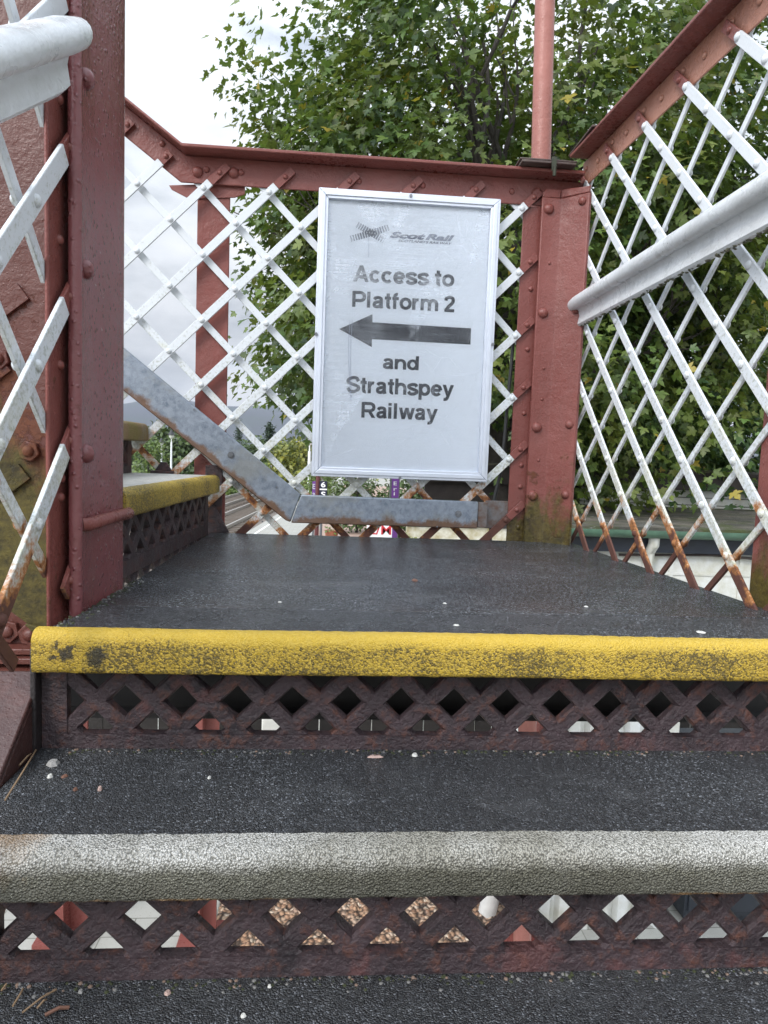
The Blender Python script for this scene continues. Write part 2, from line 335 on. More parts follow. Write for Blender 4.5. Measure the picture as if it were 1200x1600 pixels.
# ------------------------------------------------------------------ mesh helpers
class MB:
    def __init__(s): s.v = []; s.f = []; s.m = []
    def add(s, vs, fs, mi=0):
        b = len(s.v); s.v += [tuple(map(float, p)) for p in vs]
        s.f += [tuple(b + i for i in f) for f in fs]; s.m += [mi] * len(fs)
    def box(s, x0, x1, y0, y1, z0, z1, mi=0):
        s.add([(x, y, z) for z in (z0, z1) for y in (y0, y1) for x in (x0, x1)],
              [(0, 2, 3, 1), (4, 5, 7, 6), (0, 1, 5, 4), (2, 6, 7, 3), (0, 4, 6, 2), (1, 3, 7, 5)], mi)
    def obox(s, p, q, wv, tv, mi=0):
        """box from p to q with half-vectors wv (width) and tv (thickness)"""
        p, q, wv, tv = (np.array(a, float) for a in (p, q, wv, tv))
        vs = [e + a * wv + b * tv for e in (p, q) for a, b in ((-1, -1), (1, -1), (1, 1), (-1, 1))]
        s.add(vs, [(3, 2, 1, 0), (4, 5, 6, 7), (0, 1, 5, 4), (1, 2, 6, 5), (2, 3, 7, 6), (3, 0, 4, 7)], mi)
    def prism(s, poly, ext, mi=0, cap=True):
        """poly: list of 3-D points, ext: extrusion vector"""
        n = len(poly); ext = np.array(ext, float)
        vs = [np.array(p, float) for p in poly] + [np.array(p, float) + ext for p in poly]
        fs = [(i, (i + 1) % n, n + (i + 1) % n, n + i) for i in range(n)]
        if cap: fs += [tuple(reversed(range(n))), tuple(range(n, 2 * n))]
        s.add(vs, fs, mi)
    def tube(s, pts, rad, n=8, mi=0, cap=True):
        pts = [Vector(p) for p in pts]; rs = rad if isinstance(rad, (list, tuple)) else [rad] * len(pts)
        vs = []; fs = []
        for i, p in enumerate(pts):
            d = (pts[min(i + 1, len(pts) - 1)] - pts[max(i - 1, 0)]).normalized()
            a = d.orthogonal().normalized() if i == 0 else (pa - d * pa.dot(d)).normalized()
            pa = a; bb = d.cross(a)
            for k in range(n):
                t = 2 * math.pi * k / n; vs.append(p + (a * math.cos(t) + bb * math.sin(t)) * rs[i])
        for i in range(len(pts) - 1):
            for k in range(n):
                fs.append((i * n + k, i * n + (k + 1) % n, (i + 1) * n + (k + 1) % n, (i + 1) * n + k))
        if cap: fs += [tuple(reversed(range(n))), tuple(range((len(pts) - 1) * n, len(pts) * n))]
        s.add(vs, fs, mi)
    def dome(s, c, nrm, r, h=None, mi=0, n=12, rings=4):
        c = Vector(c); d = Vector(nrm).normalized(); a = d.orthogonal().normalized(); b = d.cross(a); h = h or r * .75
        vs = []; fs = []
        for j in range(rings):
            t = math.pi / 2 * j / rings
            for k in range(n):
                p = 2 * math.pi * k / n; vs.append(c + (a * math.cos(p) + b * math.sin(p)) * r * math.cos(t) + d * h * math.sin(t))
        vs.append(c + d * h)
        for j in range(rings - 1):
            for k in range(n): fs.append((j * n + k, j * n + (k + 1) % n, (j + 1) * n + (k + 1) % n, (j + 1) * n + k))
        for k in range(n): fs.append(((rings - 1) * n + k, (rings - 1) * n + (k + 1) % n, len(vs) - 1))
        s.add(vs, fs, mi)
    def cyl(s, c, nrm, r, h, mi=0, n=6):
        c = Vector(c); d = Vector(nrm).normalized(); s.tube([c, c + d * h], r, n, mi)
    def build(s, name, mats, parent=None, smooth=False, bevel=0, seg=2):
        me = bpy.data.meshes.new(name)
        off = np.array(parent_loc(parent)) if parent else np.zeros(3)
        me.from_pydata([tuple(np.array(p) - off) for p in s.v], [], s.f)
        for m in (mats if isinstance(mats, (list, tuple)) else [mats]): me.materials.append(m)
        me.polygons.foreach_set('material_index', s.m)
        bm = bmesh.new(); bm.from_mesh(me); bmesh.ops.recalc_face_normals(bm, faces=bm.faces); bm.to_mesh(me); bm.free()
        o = bpy.data.objects.new(name, me); C.objects.link(o)
        if parent: o.parent = parent
        if bevel:
            b = o.modifiers.new('bevel', 'BEVEL'); b.width = bevel; b.segments = seg; b.limit_method = 'ANGLE'; b.angle_limit = R_(35)
            smooth = True
        if smooth:
            me.polygons.foreach_set('use_smooth', [True] * len(me.polygons))
            try: me.set_sharp_from_angle(angle=R_(38))
            except Exception: pass
        return o
def parent_loc(p):
    l = Vector(p.location)
    while p.parent: p = p.parent; l += Vector(p.location)
    return l
def tag(o, label, cat, group=None, kind=None):
    if label: o['label'] = label
    if cat: o['category'] = cat
    if group: o['group'] = group
    if kind: o['kind'] = kind
    return o
def thing(name, label, cat, loc=(0, 0, 0), group=None):
    o = bpy.data.objects.new(name, None); C.objects.link(o); o.location = loc; o.empty_display_size = .1
    return tag(o, label, cat, group)
def struct(o): o['kind'] = 'structure'; return o

def clip_line(p, d, poly):
    """intervals of the line p + t d inside the polygon"""
    ts = []
    n = len(poly)
    for i in range(n):
        a, b = np.array(poly[i], float), np.array(poly[(i + 1) % n], float); e = b - a
        den = d[0] * e[1] - d[1] * e[0]
        if abs(den) < 1e-9: continue
        t = ((a[0] - p[0]) * e[1] - (a[1] - p[1]) * e[0]) / den
        u = ((a[0] - p[0]) * d[1] - (a[1] - p[1]) * d[0]) / den
        if 0 <= u < 1: ts.append(t)
    ts.sort(); return [(ts[i], ts[i + 1]) for i in range(0, len(ts) - 1, 2) if ts[i + 1] - ts[i] > .03]

def lattice(parent, to3, poly_front, poly_back, paint_lo, d, cf, cb, width=.028, wback=.022, th=.007, sgn=1, rivets=True, wmat=None, slope=1.0):
    """crossed flat bars; to3(u, v, w) -> world; front bars rise with sgn*u, back bars fall.
    front bars run on over the frame and their ends (v > paint_lo(u) = frame edge) are painted red."""
    out = []
    k = 1 / math.hypot(1, slope)
    N = np.array(to3(0, 0, 1)) - np.array(to3(0, 0, 0))
    for side, c0, sg, poly, w0 in (('f', cf, sgn, poly_front, th * 1.05), ('b', cb, -sgn, poly_back, -th - .0068)):
        dr = np.array([k * sg, k * slope]); nr = np.array([-dr[1], dr[0]])
        for i in range(-30, 30):
            p = np.array([0, c0 + i * d])
            for t0, t1 in clip_line(p, dr, poly):
                b = MB()
                P = lambda t, w=0: np.array(to3(*(p + dr * t), w))
                wv = (np.array(to3(*nr, 0)) - np.array(to3(0, 0, 0))) * (width if side == 'f' else wback) / 2
                tv = N * th / 2
                # split where the frame paint starts
                cuts = [t0, t1]; reds = []
                if side == 'f':
                    ts = np.linspace(t0, t1, 200); inside = [paint_lo(*(p + dr * t)) for t in ts]
                    ch = [ts[j] for j in range(1, 200) if inside[j] != inside[j - 1]]
                    cuts = [t0] + ch + [t1]
                for a, e in zip(cuts[:-1], cuts[1:]):
                    red = side == 'f' and paint_lo(*(p + dr * (a + e) / 2))
                    b.obox(P(a, w0 + th / 2), P(e, w0 + th / 2), wv, tv, 1 if red else 0)
                    if red:
                        b.dome(P((a * .45 + e * .55), w0 + th), N, .0095, .007, 1, 10, 3)
                if rivets:
                    for j in range(-60, 60):
                        c2 = (cb if side == 'f' else cf) + j * d
                        # crossing of v = c + sg*slope*u with v = c2 - sg*slope*u
                        u = (c2 - p[1]) / (2 * sg * slope); t = u / dr[0]
                        if t0 + .004 < t < t1 - .004 and not paint_lo(*(p + dr * t)):
                            if side == 'f': b.dome(P(t, w0 + th), N, .0105, .007, 0, 10, 3)
                            else: b.dome(P(t, w0), -N, .0105, .007, 0, 10, 3)
                out.append(b.build('lattice_bar', [wmat or WHT, RED], parent, bevel=.0012, seg=1))
    return out

def glyphs(body, size, bold=0., shear=0., extr=0., align='LEFT', sx=1.):
    cu = bpy.data.curves.new('txt', 'FONT'); cu.body = body; cu.size = size; cu.offset = bold; cu.shear = shear; cu.extrude = extr
    cu.align_x = align; cu.resolution_u = 6
    o = bpy.data.objects.new('txt', cu); C.objects.link(o)
    dg = bpy.context.evaluated_depsgraph_get(); dg.update()
    me = bpy.data.meshes.new_from_object(o.evaluated_get(dg))
    vs = [(v.co.x * sx, v.co.y, v.co.z) for v in me.vertices]; fs = [tuple(p.vertices) for p in me.polygons]
    bpy.data.objects.remove(o); bpy.data.curves.remove(cu); bpy.data.meshes.remove(me)
    return vs, fs
def text_into(mb, body, x0, x1, zb, y, caph, bold=.02, shear=0., mi=0):
    """lettering on a wall facing -Y, spanning x0..x1, baseline zb, capital height caph"""
    vs, fs = glyphs(body, 1., bold, shear)
    H, _ = glyphs('H', 1., bold); ch = max(v[1] for v in H) - min(v[1] for v in H)
    s = caph / ch; a, b = min(v[0] for v in vs), max(v[0] for v in vs); k = (x1 - x0) / (b - a)
    mb.add([(x0 + (v[0] - a) * k, y, zb + v[1] * s) for v in vs], fs, mi)

# plain bold grotesque lettering drawn with strokes (unit: capital height 1)
def _arc(cx, cy, rx, ry, a0, a1, n=18): return [(cx + rx * math.cos(R_(a0 + (a1 - a0) * i / n)), cy + ry * math.sin(R_(a0 + (a1 - a0) * i / n))) for i in range(n + 1)]
def _bez(*pts):
    """Catmull-Rom through points"""
    p = [pts[0]] + list(pts) + [pts[-1]]; out = []
    for i in range(1, len(p) - 2):
        for k in range(8):
            t = k / 8; a, b_, c, d = p[i - 1], p[i], p[i + 1], p[i + 2]
            out.append(tuple(.5 * (2 * b_[q] + (c[q] - a[q]) * t + (2 * a[q] - 5 * b_[q] + 4 * c[q] - d[q]) * t * t + (3 * b_[q] - a[q] - 3 * c[q] + d[q]) * t ** 3) for q in (0, 1)))
    return out + [pts[-1]]
SW = .222
XH = .74
_s = lambda w, h: [_bez((w - .10, h * .72), (w * .74, h - .085), (w * .42, h - .075), (.115, h * .79), (.13, h * .63), (w * .5, h * .51), (w - .12, h * .39), (w - .10, h * .23), (w * .60, .075), (w * .28, .085), (.085, h * .29))]
GL = {  # width, curved strokes, diagonal strokes (cut level)
 'A': (1.0, [[(.22, .30), (.78, .30)]], [(.11, 0, .50, 1), (.89, 0, .50, 1)]),
 'P': (.92, [[(.10, 0), (.10, 1)], [(.1, .915), (.50, .915)] + _arc(.52, .665, .28, .25, 90, -90) + [(.1, .415)]], []),
 'R': (.98, [[(.10, 0), (.10, 1)], [(.1, .915), (.54, .915)] + _arc(.56, .68, .28, .235, 90, -90) + [(.1, .445)]], [(.83, 0, .52, .46)]),
 'S': (.90, _s(.90, 1.0), []),
 'c': (.75, [_arc(.385, .37, .285, .29, 42, 318, 30)], []),
 'e': (.77, [[(.1, .375), (.66, .375)], _arc(.385, .37, .285, .29, 0, 322, 32)], []),
 's': (.75, _s(.75, XH), []),
 'o': (.80, [_arc(.40, .37, .30, .29, 0, 360, 36)], []),
 'a': (.76, [_bez((.12, .53), (.20, .635), (.38, .665), (.53, .62), (.575, .50), (.575, .36), (.58, .18), (.62, 0)), _bez((.575, .42), (.42, .395), (.24, .36), (.125, .27), (.13, .15), (.24, .085), (.40, .10), (.53, .19), (.575, .30))], []),
 'd': (.80, [[(.69, 0), (.69, 1)], _arc(.385, .37, .28, .29, 0, 360, 36)], []),
 'p': (.80, [[(.11, -.27), (.11, XH)], _arc(.415, .37, .28, .29, 0, 360, 36)], []),
 'n': (.80, [[(.11, 0), (.11, XH)], [(.11, .40)] + _arc(.40, .40, .28, .255, 165, 0) + [(.68, 0)]], []),
 'h': (.80, [[(.11, 0), (.11, 1)], [(.11, .40)] + _arc(.40, .40, .28, .255, 165, 0) + [(.68, 0)]], []),
 'm': (1.20, [[(.11, 0), (.11, XH)], [(.11, .42)] + _arc(.355, .42, .24, .235, 165, 0) + [(.595, 0)], [(.595, .42)] + _arc(.84, .42, .24, .235, 165, 0) + [(1.08, 0)]], []),
 'r': (.52, [[(.11, 0), (.11, XH)], [(.11, .36)] + _arc(.36, .37, .25, .28, 175, 75)], []),
 't': (.46, [[(.22, .95), (.22, .22)] + _arc(.35, .20, .13, .125, 180, 285), [(.0, .66), (.43, .66)]], []),
 'f': (.46, [[(.17, 0), (.17, .78)] + _arc(.32, .78, .15, .145, 180, 75), [(.0, .66), (.43, .66)]], []),
 'l': (.34, [[(.12, 0), (.12, 1)]], []),
 'i': (.34, [[(.12, 0), (.12, XH)], [(.12, .83), (.12, 1)]], []),
 'y': (.76, [], [(.10, XH, .385, .02), (.66, XH, .33, -.10)]),
 'w': (1.06, [], [(.09, XH, .29, 0), (.29, 0, .53, XH), (.53, XH, .77, 0), (.77, 0, .97, XH)]),
 '2': (.78, [_bez((.12, .70), (.15, .84), (.34, .92), (.55, .87), (.61, .70), (.52, .52), (.30, .31), (.14, .085)), [(.04, .085), (.70, .085)]], []),
}
GL['y'][1].append(_bez((.405, .12), (.345, -.06), (.27, -.165), (.17, -.185), (.085, -.175)))
def word_into(mb, word, x0, x1, zb, y, caph, mi=0):
    adv = 0; polys = []; eps = [0]
    for ch in word:
        if ch == ' ': adv += .34; continue
        wd, curves, diags = GL[ch]
        for c in curves:
            P_ = [np.array(p, float) for p in c]; L_, R__ = [], []
            for i, p in enumerate(P_):
                d = P_[min(i + 1, len(P_) - 1)] - P_[max(i - 1, 0)]; d = d / (np.hypot(*d) + 1e-9); nn = np.array((-d[1], d[0])) * SW / 2 * (1 if abs(d[1]) > .6 else .88)
                L_.append(p + nn); R__.append(p - nn)
            polys.append((adv, L_, R__))
        for (xa, ya, xb, yb) in diags:
            L2 = math.hypot(xb - xa, yb - ya); hw = SW / 2 * L2 / abs(yb - ya) * .97
            polys.append((adv, [np.array((xa - hw, ya)), np.array((xb - hw, yb))], [np.array((xa + hw, ya)), np.array((xb + hw, yb))]))
        adv += wd + .045
    xs_ = [a + p[0] for a, L_, R__ in polys for p in L_ + R__]; mn, mx_ = min(xs_), max(xs_); k = (x1 - x0) / (mx_ - mn)
    for j, (a, L_, R__) in enumerate(polys):
        yy = y - .00004 * (j % 7)
        vs = [(x0 + (a + p[0] - mn) * k, yy, zb + p[1] * caph) for p in L_] + [(x0 + (a + p[0] - mn) * k, yy, zb + p[1] * caph) for p in R__]
        n = len(L_); mb.add(vs, [(i, i + 1, n + i + 1, n + i) for i in range(n - 1)], mi)

# ================================================================== THE SETTING
PLAT = -2.80; GRD = -3.75
def sheet(name, x0, x1, y0, y1, z, m):
    b = MB(); b.add([(x0, y0, z), (x1, y0, z), (x1, y1, z), (x0, y1, z)], [(0, 1, 2, 3)]); return struct(b.build(name, m))
GRASS = mat_simple('rough_grass', (.045, .075, .02), .9, .35, .4, (.09, .10, .035))
t = NT('pale_concrete'); bk = t.n('ShaderNodeTexBrick'); t.l(t.pos, bk.inputs['Vector']); bk.inputs['Scale'].default_value = 1.6; bk.inputs['Mortar Size'].default_value = .006; bk.inputs['Color1'].default_value = (.35, .34, .31, 1); bk.inputs['Color2'].default_value = (.30, .29, .265, 1); bk.inputs['Mortar'].default_value = (.12, .115, .10, 1)
cc_ = t.mix(t.ramp(t.noise(2.2, 8, .7), (.38, 0), (.68, .6)), bk.outputs['Color'], (.26, .25, .22)); cc_ = t.mix(t.ramp(t.voro(70), (.10, .5), (.2, 0)), cc_, (.15, .13, .11)); CONC = t.fin(cc_, .85, t.bump(t.noise(90, 5), .003, .8))
sheet('ground', -3000, 3000, -200, 7000, GRD, GRASS)
# platform slab with a sloping-in-plan edge towards the tracks
HEAD = .062
def tx(x0, y): return x0 + HEAD * y
b = MB(); b.prism([(tx(-4.35, -8), -8, GRD - .2), (40, -8, GRD - .2), (40, 120, GRD - .2), (tx(-4.35, 120), 120, GRD - .2)], (0, 0, PLAT - GRD + .2))
struct(b.build('platform', CONC))
b = MB(); b.add([(tx(-4.05, 6), 6, PLAT + .004), (tx(-3.97, 6), 6, PLAT + .004), (tx(-3.97, 120), 120, PLAT + .004), (tx(-4.05, 120), 120, PLAT + .004)], [(0, 1, 2, 3)])
struct(b.build('platform_edge_line', mat_simple('white_line_paint', (.75, .75, .72), .6, 20, .2)))
b = MB(); b.add([(-1.0, 12, PLAT + .004), (6, 12, PLAT + .004), (6, 60, PLAT + .004), (.9, 60, PLAT + .004)], [(0, 1, 2, 3)])
struct(b.build('paving', mat_simple('pink_paving', (.36, .25, .20), .8, 6, .2, bump=.004, bscale=20)))
# gravel under the stair
t = NT('orange_gravel'); vc = t.n('ShaderNodeSeparateColor'); t.l(t.voro(34, 'Color'), vc.inputs[0]); vd = t.voro(34)
gc = t.ramp(vc.outputs[0], (0, (.42, .25, .15)), (.35, (.26, .14, .085)), (.62, (.50, .35, .24)), (.85, (.33, .21, .15)), (1, (.58, .47, .36)))
gc = t.mix(t.ramp(vd, (.42, 0), (.72, 1)), gc, (.05, .03, .02))
gm = t.fin(gc, .8, t.bump(t.math('MULTIPLY', vd, -1.), .03, 1.))
b = MB(); N = 60; x0, x1, y0, y1 = -.62, 1.22, 2.9, 4.45
vs = [(x0 + (x1 - x0) * i / N, y0 + (y1 - y0) * j / N, PLAT + .02 + .012 * math.sin(i * 2.1 + j * 1.3) * math.sin(j * 1.7 - i * .6) + random.uniform(-.008, .008)) for j in range(N + 1) for i in range(N + 1)]
b.add(vs, [(j * (N + 1) + i, j * (N + 1) + i + 1, (j + 1) * (N + 1) + i + 1, (j + 1) * (N + 1) + i) for j in range(N) for i in range(N)])
o = b.build('gravel', gm, smooth=True); tag(o, 'orange gravel bed seen through the lower riser grille', 'gravel', kind='stuff')

# track bed and two tracks
b = MB(); b.add([(tx(-13.5, -30), -30, GRD + .03), (tx(-4.9, -30), -30, GRD + .03), (tx(-4.9, 400), 400, GRD + .03), (tx(-13.5, 400), 400, GRD + .03)], [(0, 1, 2, 3)])
struct(b.build('track_bed', mat_simple('ballast', (.17, .14, .12), .9, 5, .3, bump=.03, bscale=12)))
RAILM = mat_simple('worn_rail_steel', (.50, .47, .44), .35, metal=.6)
RAILR = mat_simple('railway_sleeper', (.13, .105, .085), .85, 6, .3)
def track(xa, xb, label):
    r = thing('railway_track', label, 'railway track', (xa, 30, GRD), 'railway tracks beside the platform')
    for x in (xa, xb):
        q = MB()
        for y in range(-30, 400, 10): q.obox((tx(x, y), y, GRD + .24), (tx(x, y + 10), y + 10, GRD + .24), (.036, 0, 0), (0, 0, .075))
        q.build('rail', RAILM, r)
    q = MB()
    for i in range(300):
        y = -20 + i * .7; q.box(tx(xa, y) - .55 if xa < xb else tx(xb, y) - .55, tx(max(xa, xb), y) + .55, y - .12, y + .12, GRD + .05, GRD + .17)
    o = q.build('sleeper', RAILR, r); o['kind'] = 'stuff'
track(-8.1, -6.67, 'near railway track beside the pale platform edge')
track(-10.9, -9.45, 'far railway track next to the grassy bank')

# hills
b = MB(); nx, ny = 120, 26
def ridge(x):
    return 175 + 26 * math.sin(x / 420 + 1.9) + 12 * math.sin(x / 137 + .6) + 5 * math.sin(x / 61)
vs = []
for j in range(ny):
    f = j / (ny - 1)
    for i in range(nx):
        x = -3600 + 7200 * i / (nx - 1); y = 1500 + 1500 * f
        z = GRD - 4 + (ridge(x) + 4) * math.sin(f * math.pi / 2) ** 1.6 + 9 * math.sin(x / 90 + y / 130) * f * (1 - f) * 4
        vs.append((x, y, z))
b.add(vs, [(j * nx + i, j * nx + i + 1, (j + 1) * nx + i + 1, (j + 1) * nx + i) for j in range(ny - 1) for i in range(nx - 1)])
t = NT('heather_hillside'); hc = t.mix(t.ramp(t.noise(.006, 8, .65), (.4, 0), (.62, 1)), (.042, .040, .052), (.036, .042, .038)); t.fin(hc, .95)
struct(b.build('hills', t.m, smooth=True))

# ================================================================== LANDING AND STEPS
def nosing_mesh(prof, a0, a1, n, axis, wob=.0005):
    """bullnose bar: prof is a list of (depth, z); swept along X (axis 0) or Y (axis 1)"""
    b = MB(); k = len(prof); vs = []
    for i in range(n + 1):
        a = a0 + (a1 - a0) * i / n
        s = .994 if i in (0, n) else 1
        for (d, z) in prof:
            jj = random.uniform(-wob, wob) if i not in (0, n) else 0
            vs.append((a, d + jj, z + jj + wob * 1.2 * math.sin(a * 7)) if axis == 0 else (d + jj, a, z + jj))
    fs = [(i * k + q, i * k + (q + 1) % k, (i + 1) * k + (q + 1) % k, (i + 1) * k + q) for i in range(n) for q in range(k)]
    fs += [tuple(range(k)), tuple(reversed(range(n * k, (n + 1) * k)))]
    b.add(vs, fs); return b
def bull(back, front, top, bot, r, n=6, rb=.008):
    """closed profile of a nosing: back/front depths, top/bottom heights, round upper front edge"""
    sg = 1 if front > back else -1
    p = [(back, top)]
    for i in range(n + 1):
        a = math.pi / 2 * i / n; p.append((front - sg * r + sg * r * math.sin(a), top - r + r * math.cos(a)))
    for i in range(4):
        a = math.pi / 2 * i / 3; p.append((front - sg * rb + sg * rb * math.cos(a), bot + rb - rb * math.sin(a)))
    p.append((back, bot)); return p

def grille(parent, to3, u0, u1, vc, uc, pitch, hole, vmin, vmax, ub0, ub1, fb, ft, depth=.016, name='riser_grille', vtop=9, ledge=0.):
    """cast lattice riser: square holes set diagonally, solid end strips and a foot rail"""
    b = MB(); hp = pitch / 2
    for row in range(-2, 3):
        cv = vc + row * hp
        off = 0 if row % 2 == 0 else hp
        k0 = int((u0 - uc) / pitch) - 2
        for k in range(k0, k0 + int((u1 - u0) / pitch) + 5):
            cu = uc + off + k * pitch
            if cu < u0 - hp or cu > u1 + hp or cv < vmin - hp or cv + hp > vtop: continue
            loops = []
            for rr, w in ((hp, 0), (hole + .0055, 0), (hole + .001, -.004), (hole - .001, -depth)):
                q = []
                for (du, dv) in ((1, 0), (0, 1), (-1, 0), (0, -1)):
                    jj = random.uniform(-.0012, .0012) if 0 < rr < hp else 0
                    q.append(to3(cu + du * rr + jj, cv + dv * rr + jj, w))
                loops.append(q)
            vs = [p for q in loops for p in q]
            b.add(vs, [(4 * a + i, 4 * a + (i + 1) % 4, 4 * a + 4 + (i + 1) % 4, 4 * a + 4 + i) for a in range(3) for i in range(4)])
    def bx(ua, uz, va, vz, w0=-.018, w1=.003):
        p = np.array(to3(ua, (va + vz) / 2, (w0 + w1) / 2)); q = np.array(to3(uz, (va + vz) / 2, (w0 + w1) / 2))
        b.obox(p, q, (np.array(to3(0, vz - va, 0)) - np.array(to3(0, 0, 0))) / 2, (np.array(to3(0, 0, w1 - w0)) - np.array(to3(0, 0, 0))) / 2)
    bx(ub0, ub1, fb, ft)                                   # foot rail
    bx(ub0, u0 - ledge, ft, vmax, -.017, .002); bx(u1, ub1, ft, vmax, -.017, .002)
    return b.build(name, IRON, parent)

GIRD_SHADE = mat_simple('shade_dark_girder', (.010, .008, .008), .8, 20, .5)  # near-black colour stands for the shade behind the riser grille
# landing
ld = thing('stair_landing', 'square black gritted stair landing with worn yellow front edge', 'landing', (.2, 1.8, -.30))
b = MB()
def landing_poly(y0, y1): return [(-.452 if y1 < 1.35 else -.436, y0, -.30), (.918 - .045 * (y0 - 1.71), y0, -.30), (.918 - .045 * (y1 - 1.71), y1, -.30), (-.436, y1, -.30)]
b.prism(landing_poly(1.122, 1.2825), (0, 0, -.028)); b.build('deck_plate', TREADF, ld, bevel=.002)
b = MB(); b.prism(landing_poly(1.2870, 2.450), (0, 0, -.028)); b.build('deck_plate', TREADL, ld, bevel=.002)
nosing_mesh(bull(1.121, 1.092, -.2985, -.368, .020), -.472, .945, 150, 0).build('nosing', YEL, ld, smooth=True)
grille(ld, lambda u, v, w: (u, 1.14 - w, v), -.420, .95, -.431, -.341, .0937, .0275, -.49, -.36, -.475, .96, -.512, -.486, vtop=-.31, ledge=.0145)
b = MB(); b.box(-.95, 1.6, 1.50, 1.515, -.578, -.33); b.box(-.95, 1.6, 1.47, 1.55, -.592, -.579); b.build('support_girder', GIRD_SHADE, ld)

# tread below the landing
s1 = thing('stair_step', 'first step below the landing, black gritted tread with broad worn white edge', 'step', (.2, 1.0, -.51), 'black gritted stair steps')
b = MB(); b.prism([(-.478, .876, -.511), (.96, .876, -.511), (.96, 1.15, -.511), (-.478, 1.15, -.511)], (0, 0, -.03)); b.build('tread', TREAD, s1, bevel=.002)
nosing_mesh(bull(.8755, .828, -.5095, -.574, .024, 8, .008), -.545, .96, 170, 0, .0006).build('nosing', GRW, s1, smooth=True)
grille(s1, lambda u, v, w: (u, .87 - w, v), -.42, .95, -.626, .044, .0937, .0275, -.69, -.56, -.54, .96, -.712, -.679, vtop=-.52)
# lowest tread in view
s2 = thing('stair_step', 'lowest black gritted step in view, littered with pine needles', 'step', (.2, .75, -.71), 'black gritted stair steps')
b = MB(); b.prism([(-.54, .60, -.7085), (.96, .60, -.7085), (.96, .88, -.7085), (-.54, .88, -.7085)], (0, 0, -.03)); b.build('tread', TREAD, s2, bevel=.002)
nosing_mesh(bull(.5995, .552, -.707, -.772, .032, 8, .012), -.54, .96, 90, 0, .0006).build('nosing', GRW, s2, smooth=True)

# upper flight, climbing to the left from the landing (its step edges run slightly askew)
def skew(o, x0):
    for v in o.data.vertices: v.co.x += (v.co.y + o.parent.location.y - 2.40) * .036
    return o
def upper_step(xf, top, y1, nm, tm, label, yn0=1.452):
    s = thing('stair_step', label, 'step', (xf - .15, 1.9, top), 'steps of the upper flight')
    b = MB(); b.prism([(xf - .30, yn0, top - .002), (xf - .030, yn0, top - .002), (xf - .030, y1 + .01, top - .002), (xf - .30, y1 + .01, top - .002)], (0, 0, -.03)); skew(b.build('tread', tm, s), xf)
    skew(nosing_mesh(bull(xf - .0305, xf, top, top - .062, .02), yn0, y1, 100, 1).build('nosing', nm, s, smooth=True), xf)
    return s
TRB = mat_simple('sky_sheen_grit_tread', (.46, .45, .42), .5, 60, .4, (.27, .265, .245), bump=.003, bscale=420)  # sky reflection on the treads put into their pale colour
u1 = upper_step(-.398, -.092, 2.405, YEL2, TRB, 'step with yellow edge rising left off the landing')
skew(grille(u1, lambda u, v, w: (-.438 + w, u, v), 1.50, 2.36, -.205, 1.53, .0937, .0275, -.27, -.15, 1.452, 2.40, -.298, -.262, vtop=-.10), 0)
u2 = upper_step(-.655, .078, 2.445, GRG, TRB, 'green stained step second above the landing on the left')
skew(grille(u2, lambda u, v, w: (-.70 + w, u, v), 1.50, 2.36, -.01, 1.53, .0937, .0275, -.07, .03, 1.452, 2.40, -.094, -.07, vtop=.07), 0)
u3 = upper_step(-.93, .262, 2.445, GRG, TRB, 'green stained step third above the landing on the left')

# ================================================================== FAR RAILING
RW0, RW1 = .907, .998            # rail web bottom and top
fr = thing('lattice_railing', 'white lattice railing behind the notice, its red top rail bending up to the left', 'railing', (.15, 2.47, -.3), 'white lattice railings with red frames')
KX, SL = -.548, .73
def far_top(u): return 0 if u > KX else (KX - u) * SL
pf = [(.70, -.345), (.70, RW0 + .062), (KX, RW0 + .062), (-1.45, RW0 + .062 + (KX + 1.45) * -SL * -1), (-1.45, .36), (-.47, -.345)]
pf[3] = (-1.45, RW0 + .062 + .902 * SL)
pb = [(.70, -.345), (.70, RW0 + .03), (KX, RW0 + .03), (-1.45, RW0 + .03 + .902 * SL), (-1.45, .36), (-.47, -.345)]
lattice(fr, lambda u, v, w: (u, 2.466 - w, v), pf, pb, lambda u, v: v > RW0 + far_top(u) or u > .645, .2225, 1.142 - 3 * .2225, .412, width=.0280, wback=.0240)
b = MB()
b.prism([(.862, 2.4665, RW0), (.862, 2.4665, RW1), (KX + .008, 2.4665, RW1), (-1.5, 2.4665, RW1 + (KX + 1.5) * SL), (-1.5, 2.4665, RW0 + (KX + 1.5) * SL), (KX - .008, 2.4665, RW0)], (0, .006, 0))
b.prism([(.84, 2.398, RW1), (.84, 2.398, RW1 + .012), (KX + .008, 2.398, RW1 + .012), (-1.5, 2.398, RW1 + .012 + (KX + 1.5) * SL), (-1.5, 2.398, RW1 + (KX + 1.5) * SL), (KX + .008, 2.398, RW1)], (0, .084, 0))
for x, z in [(-.352, .953), (-.195, .953), (.055, .95), (.28, .95), (.46, .95), (-.47, .955), (-.62, 1.03), (.60, .95)]:
    b.dome((x, 2.4665, z), (0, -1, 0), .011, .008)
for x, z in [(-.378, .95), (-.50, .945), (.69, .95)]: b.dome((x, 2.4665, z), (0, -1, 0), .019, .014)
b.build('top_rail', RED, fr, bevel=.003)
b = MB(); b.box(-.503, -.392, 2.484, 2.497, -.75, .93)
b.prism([(-.60, 2.4795, .90), (-.34, 2.4795, .925), (-.34, 2.4795, .885), (-.375, 2.4795, .872), (-.53, 2.4795, .858), (-.59, 2.4795, .885)], (0, .004, 0)); b.build('post', RED, fr, bevel=.003)
b = MB(); b.box(.645, .74, 2.4665, 2.4725, -.36, RW0 - .004)
for z in (.72, .615, .50, .40, .275, .17, .055, -.02, -.10, -.17, -.25): b.dome((.687, 2.4665, z), (0, -1, 0), .0095, .007)
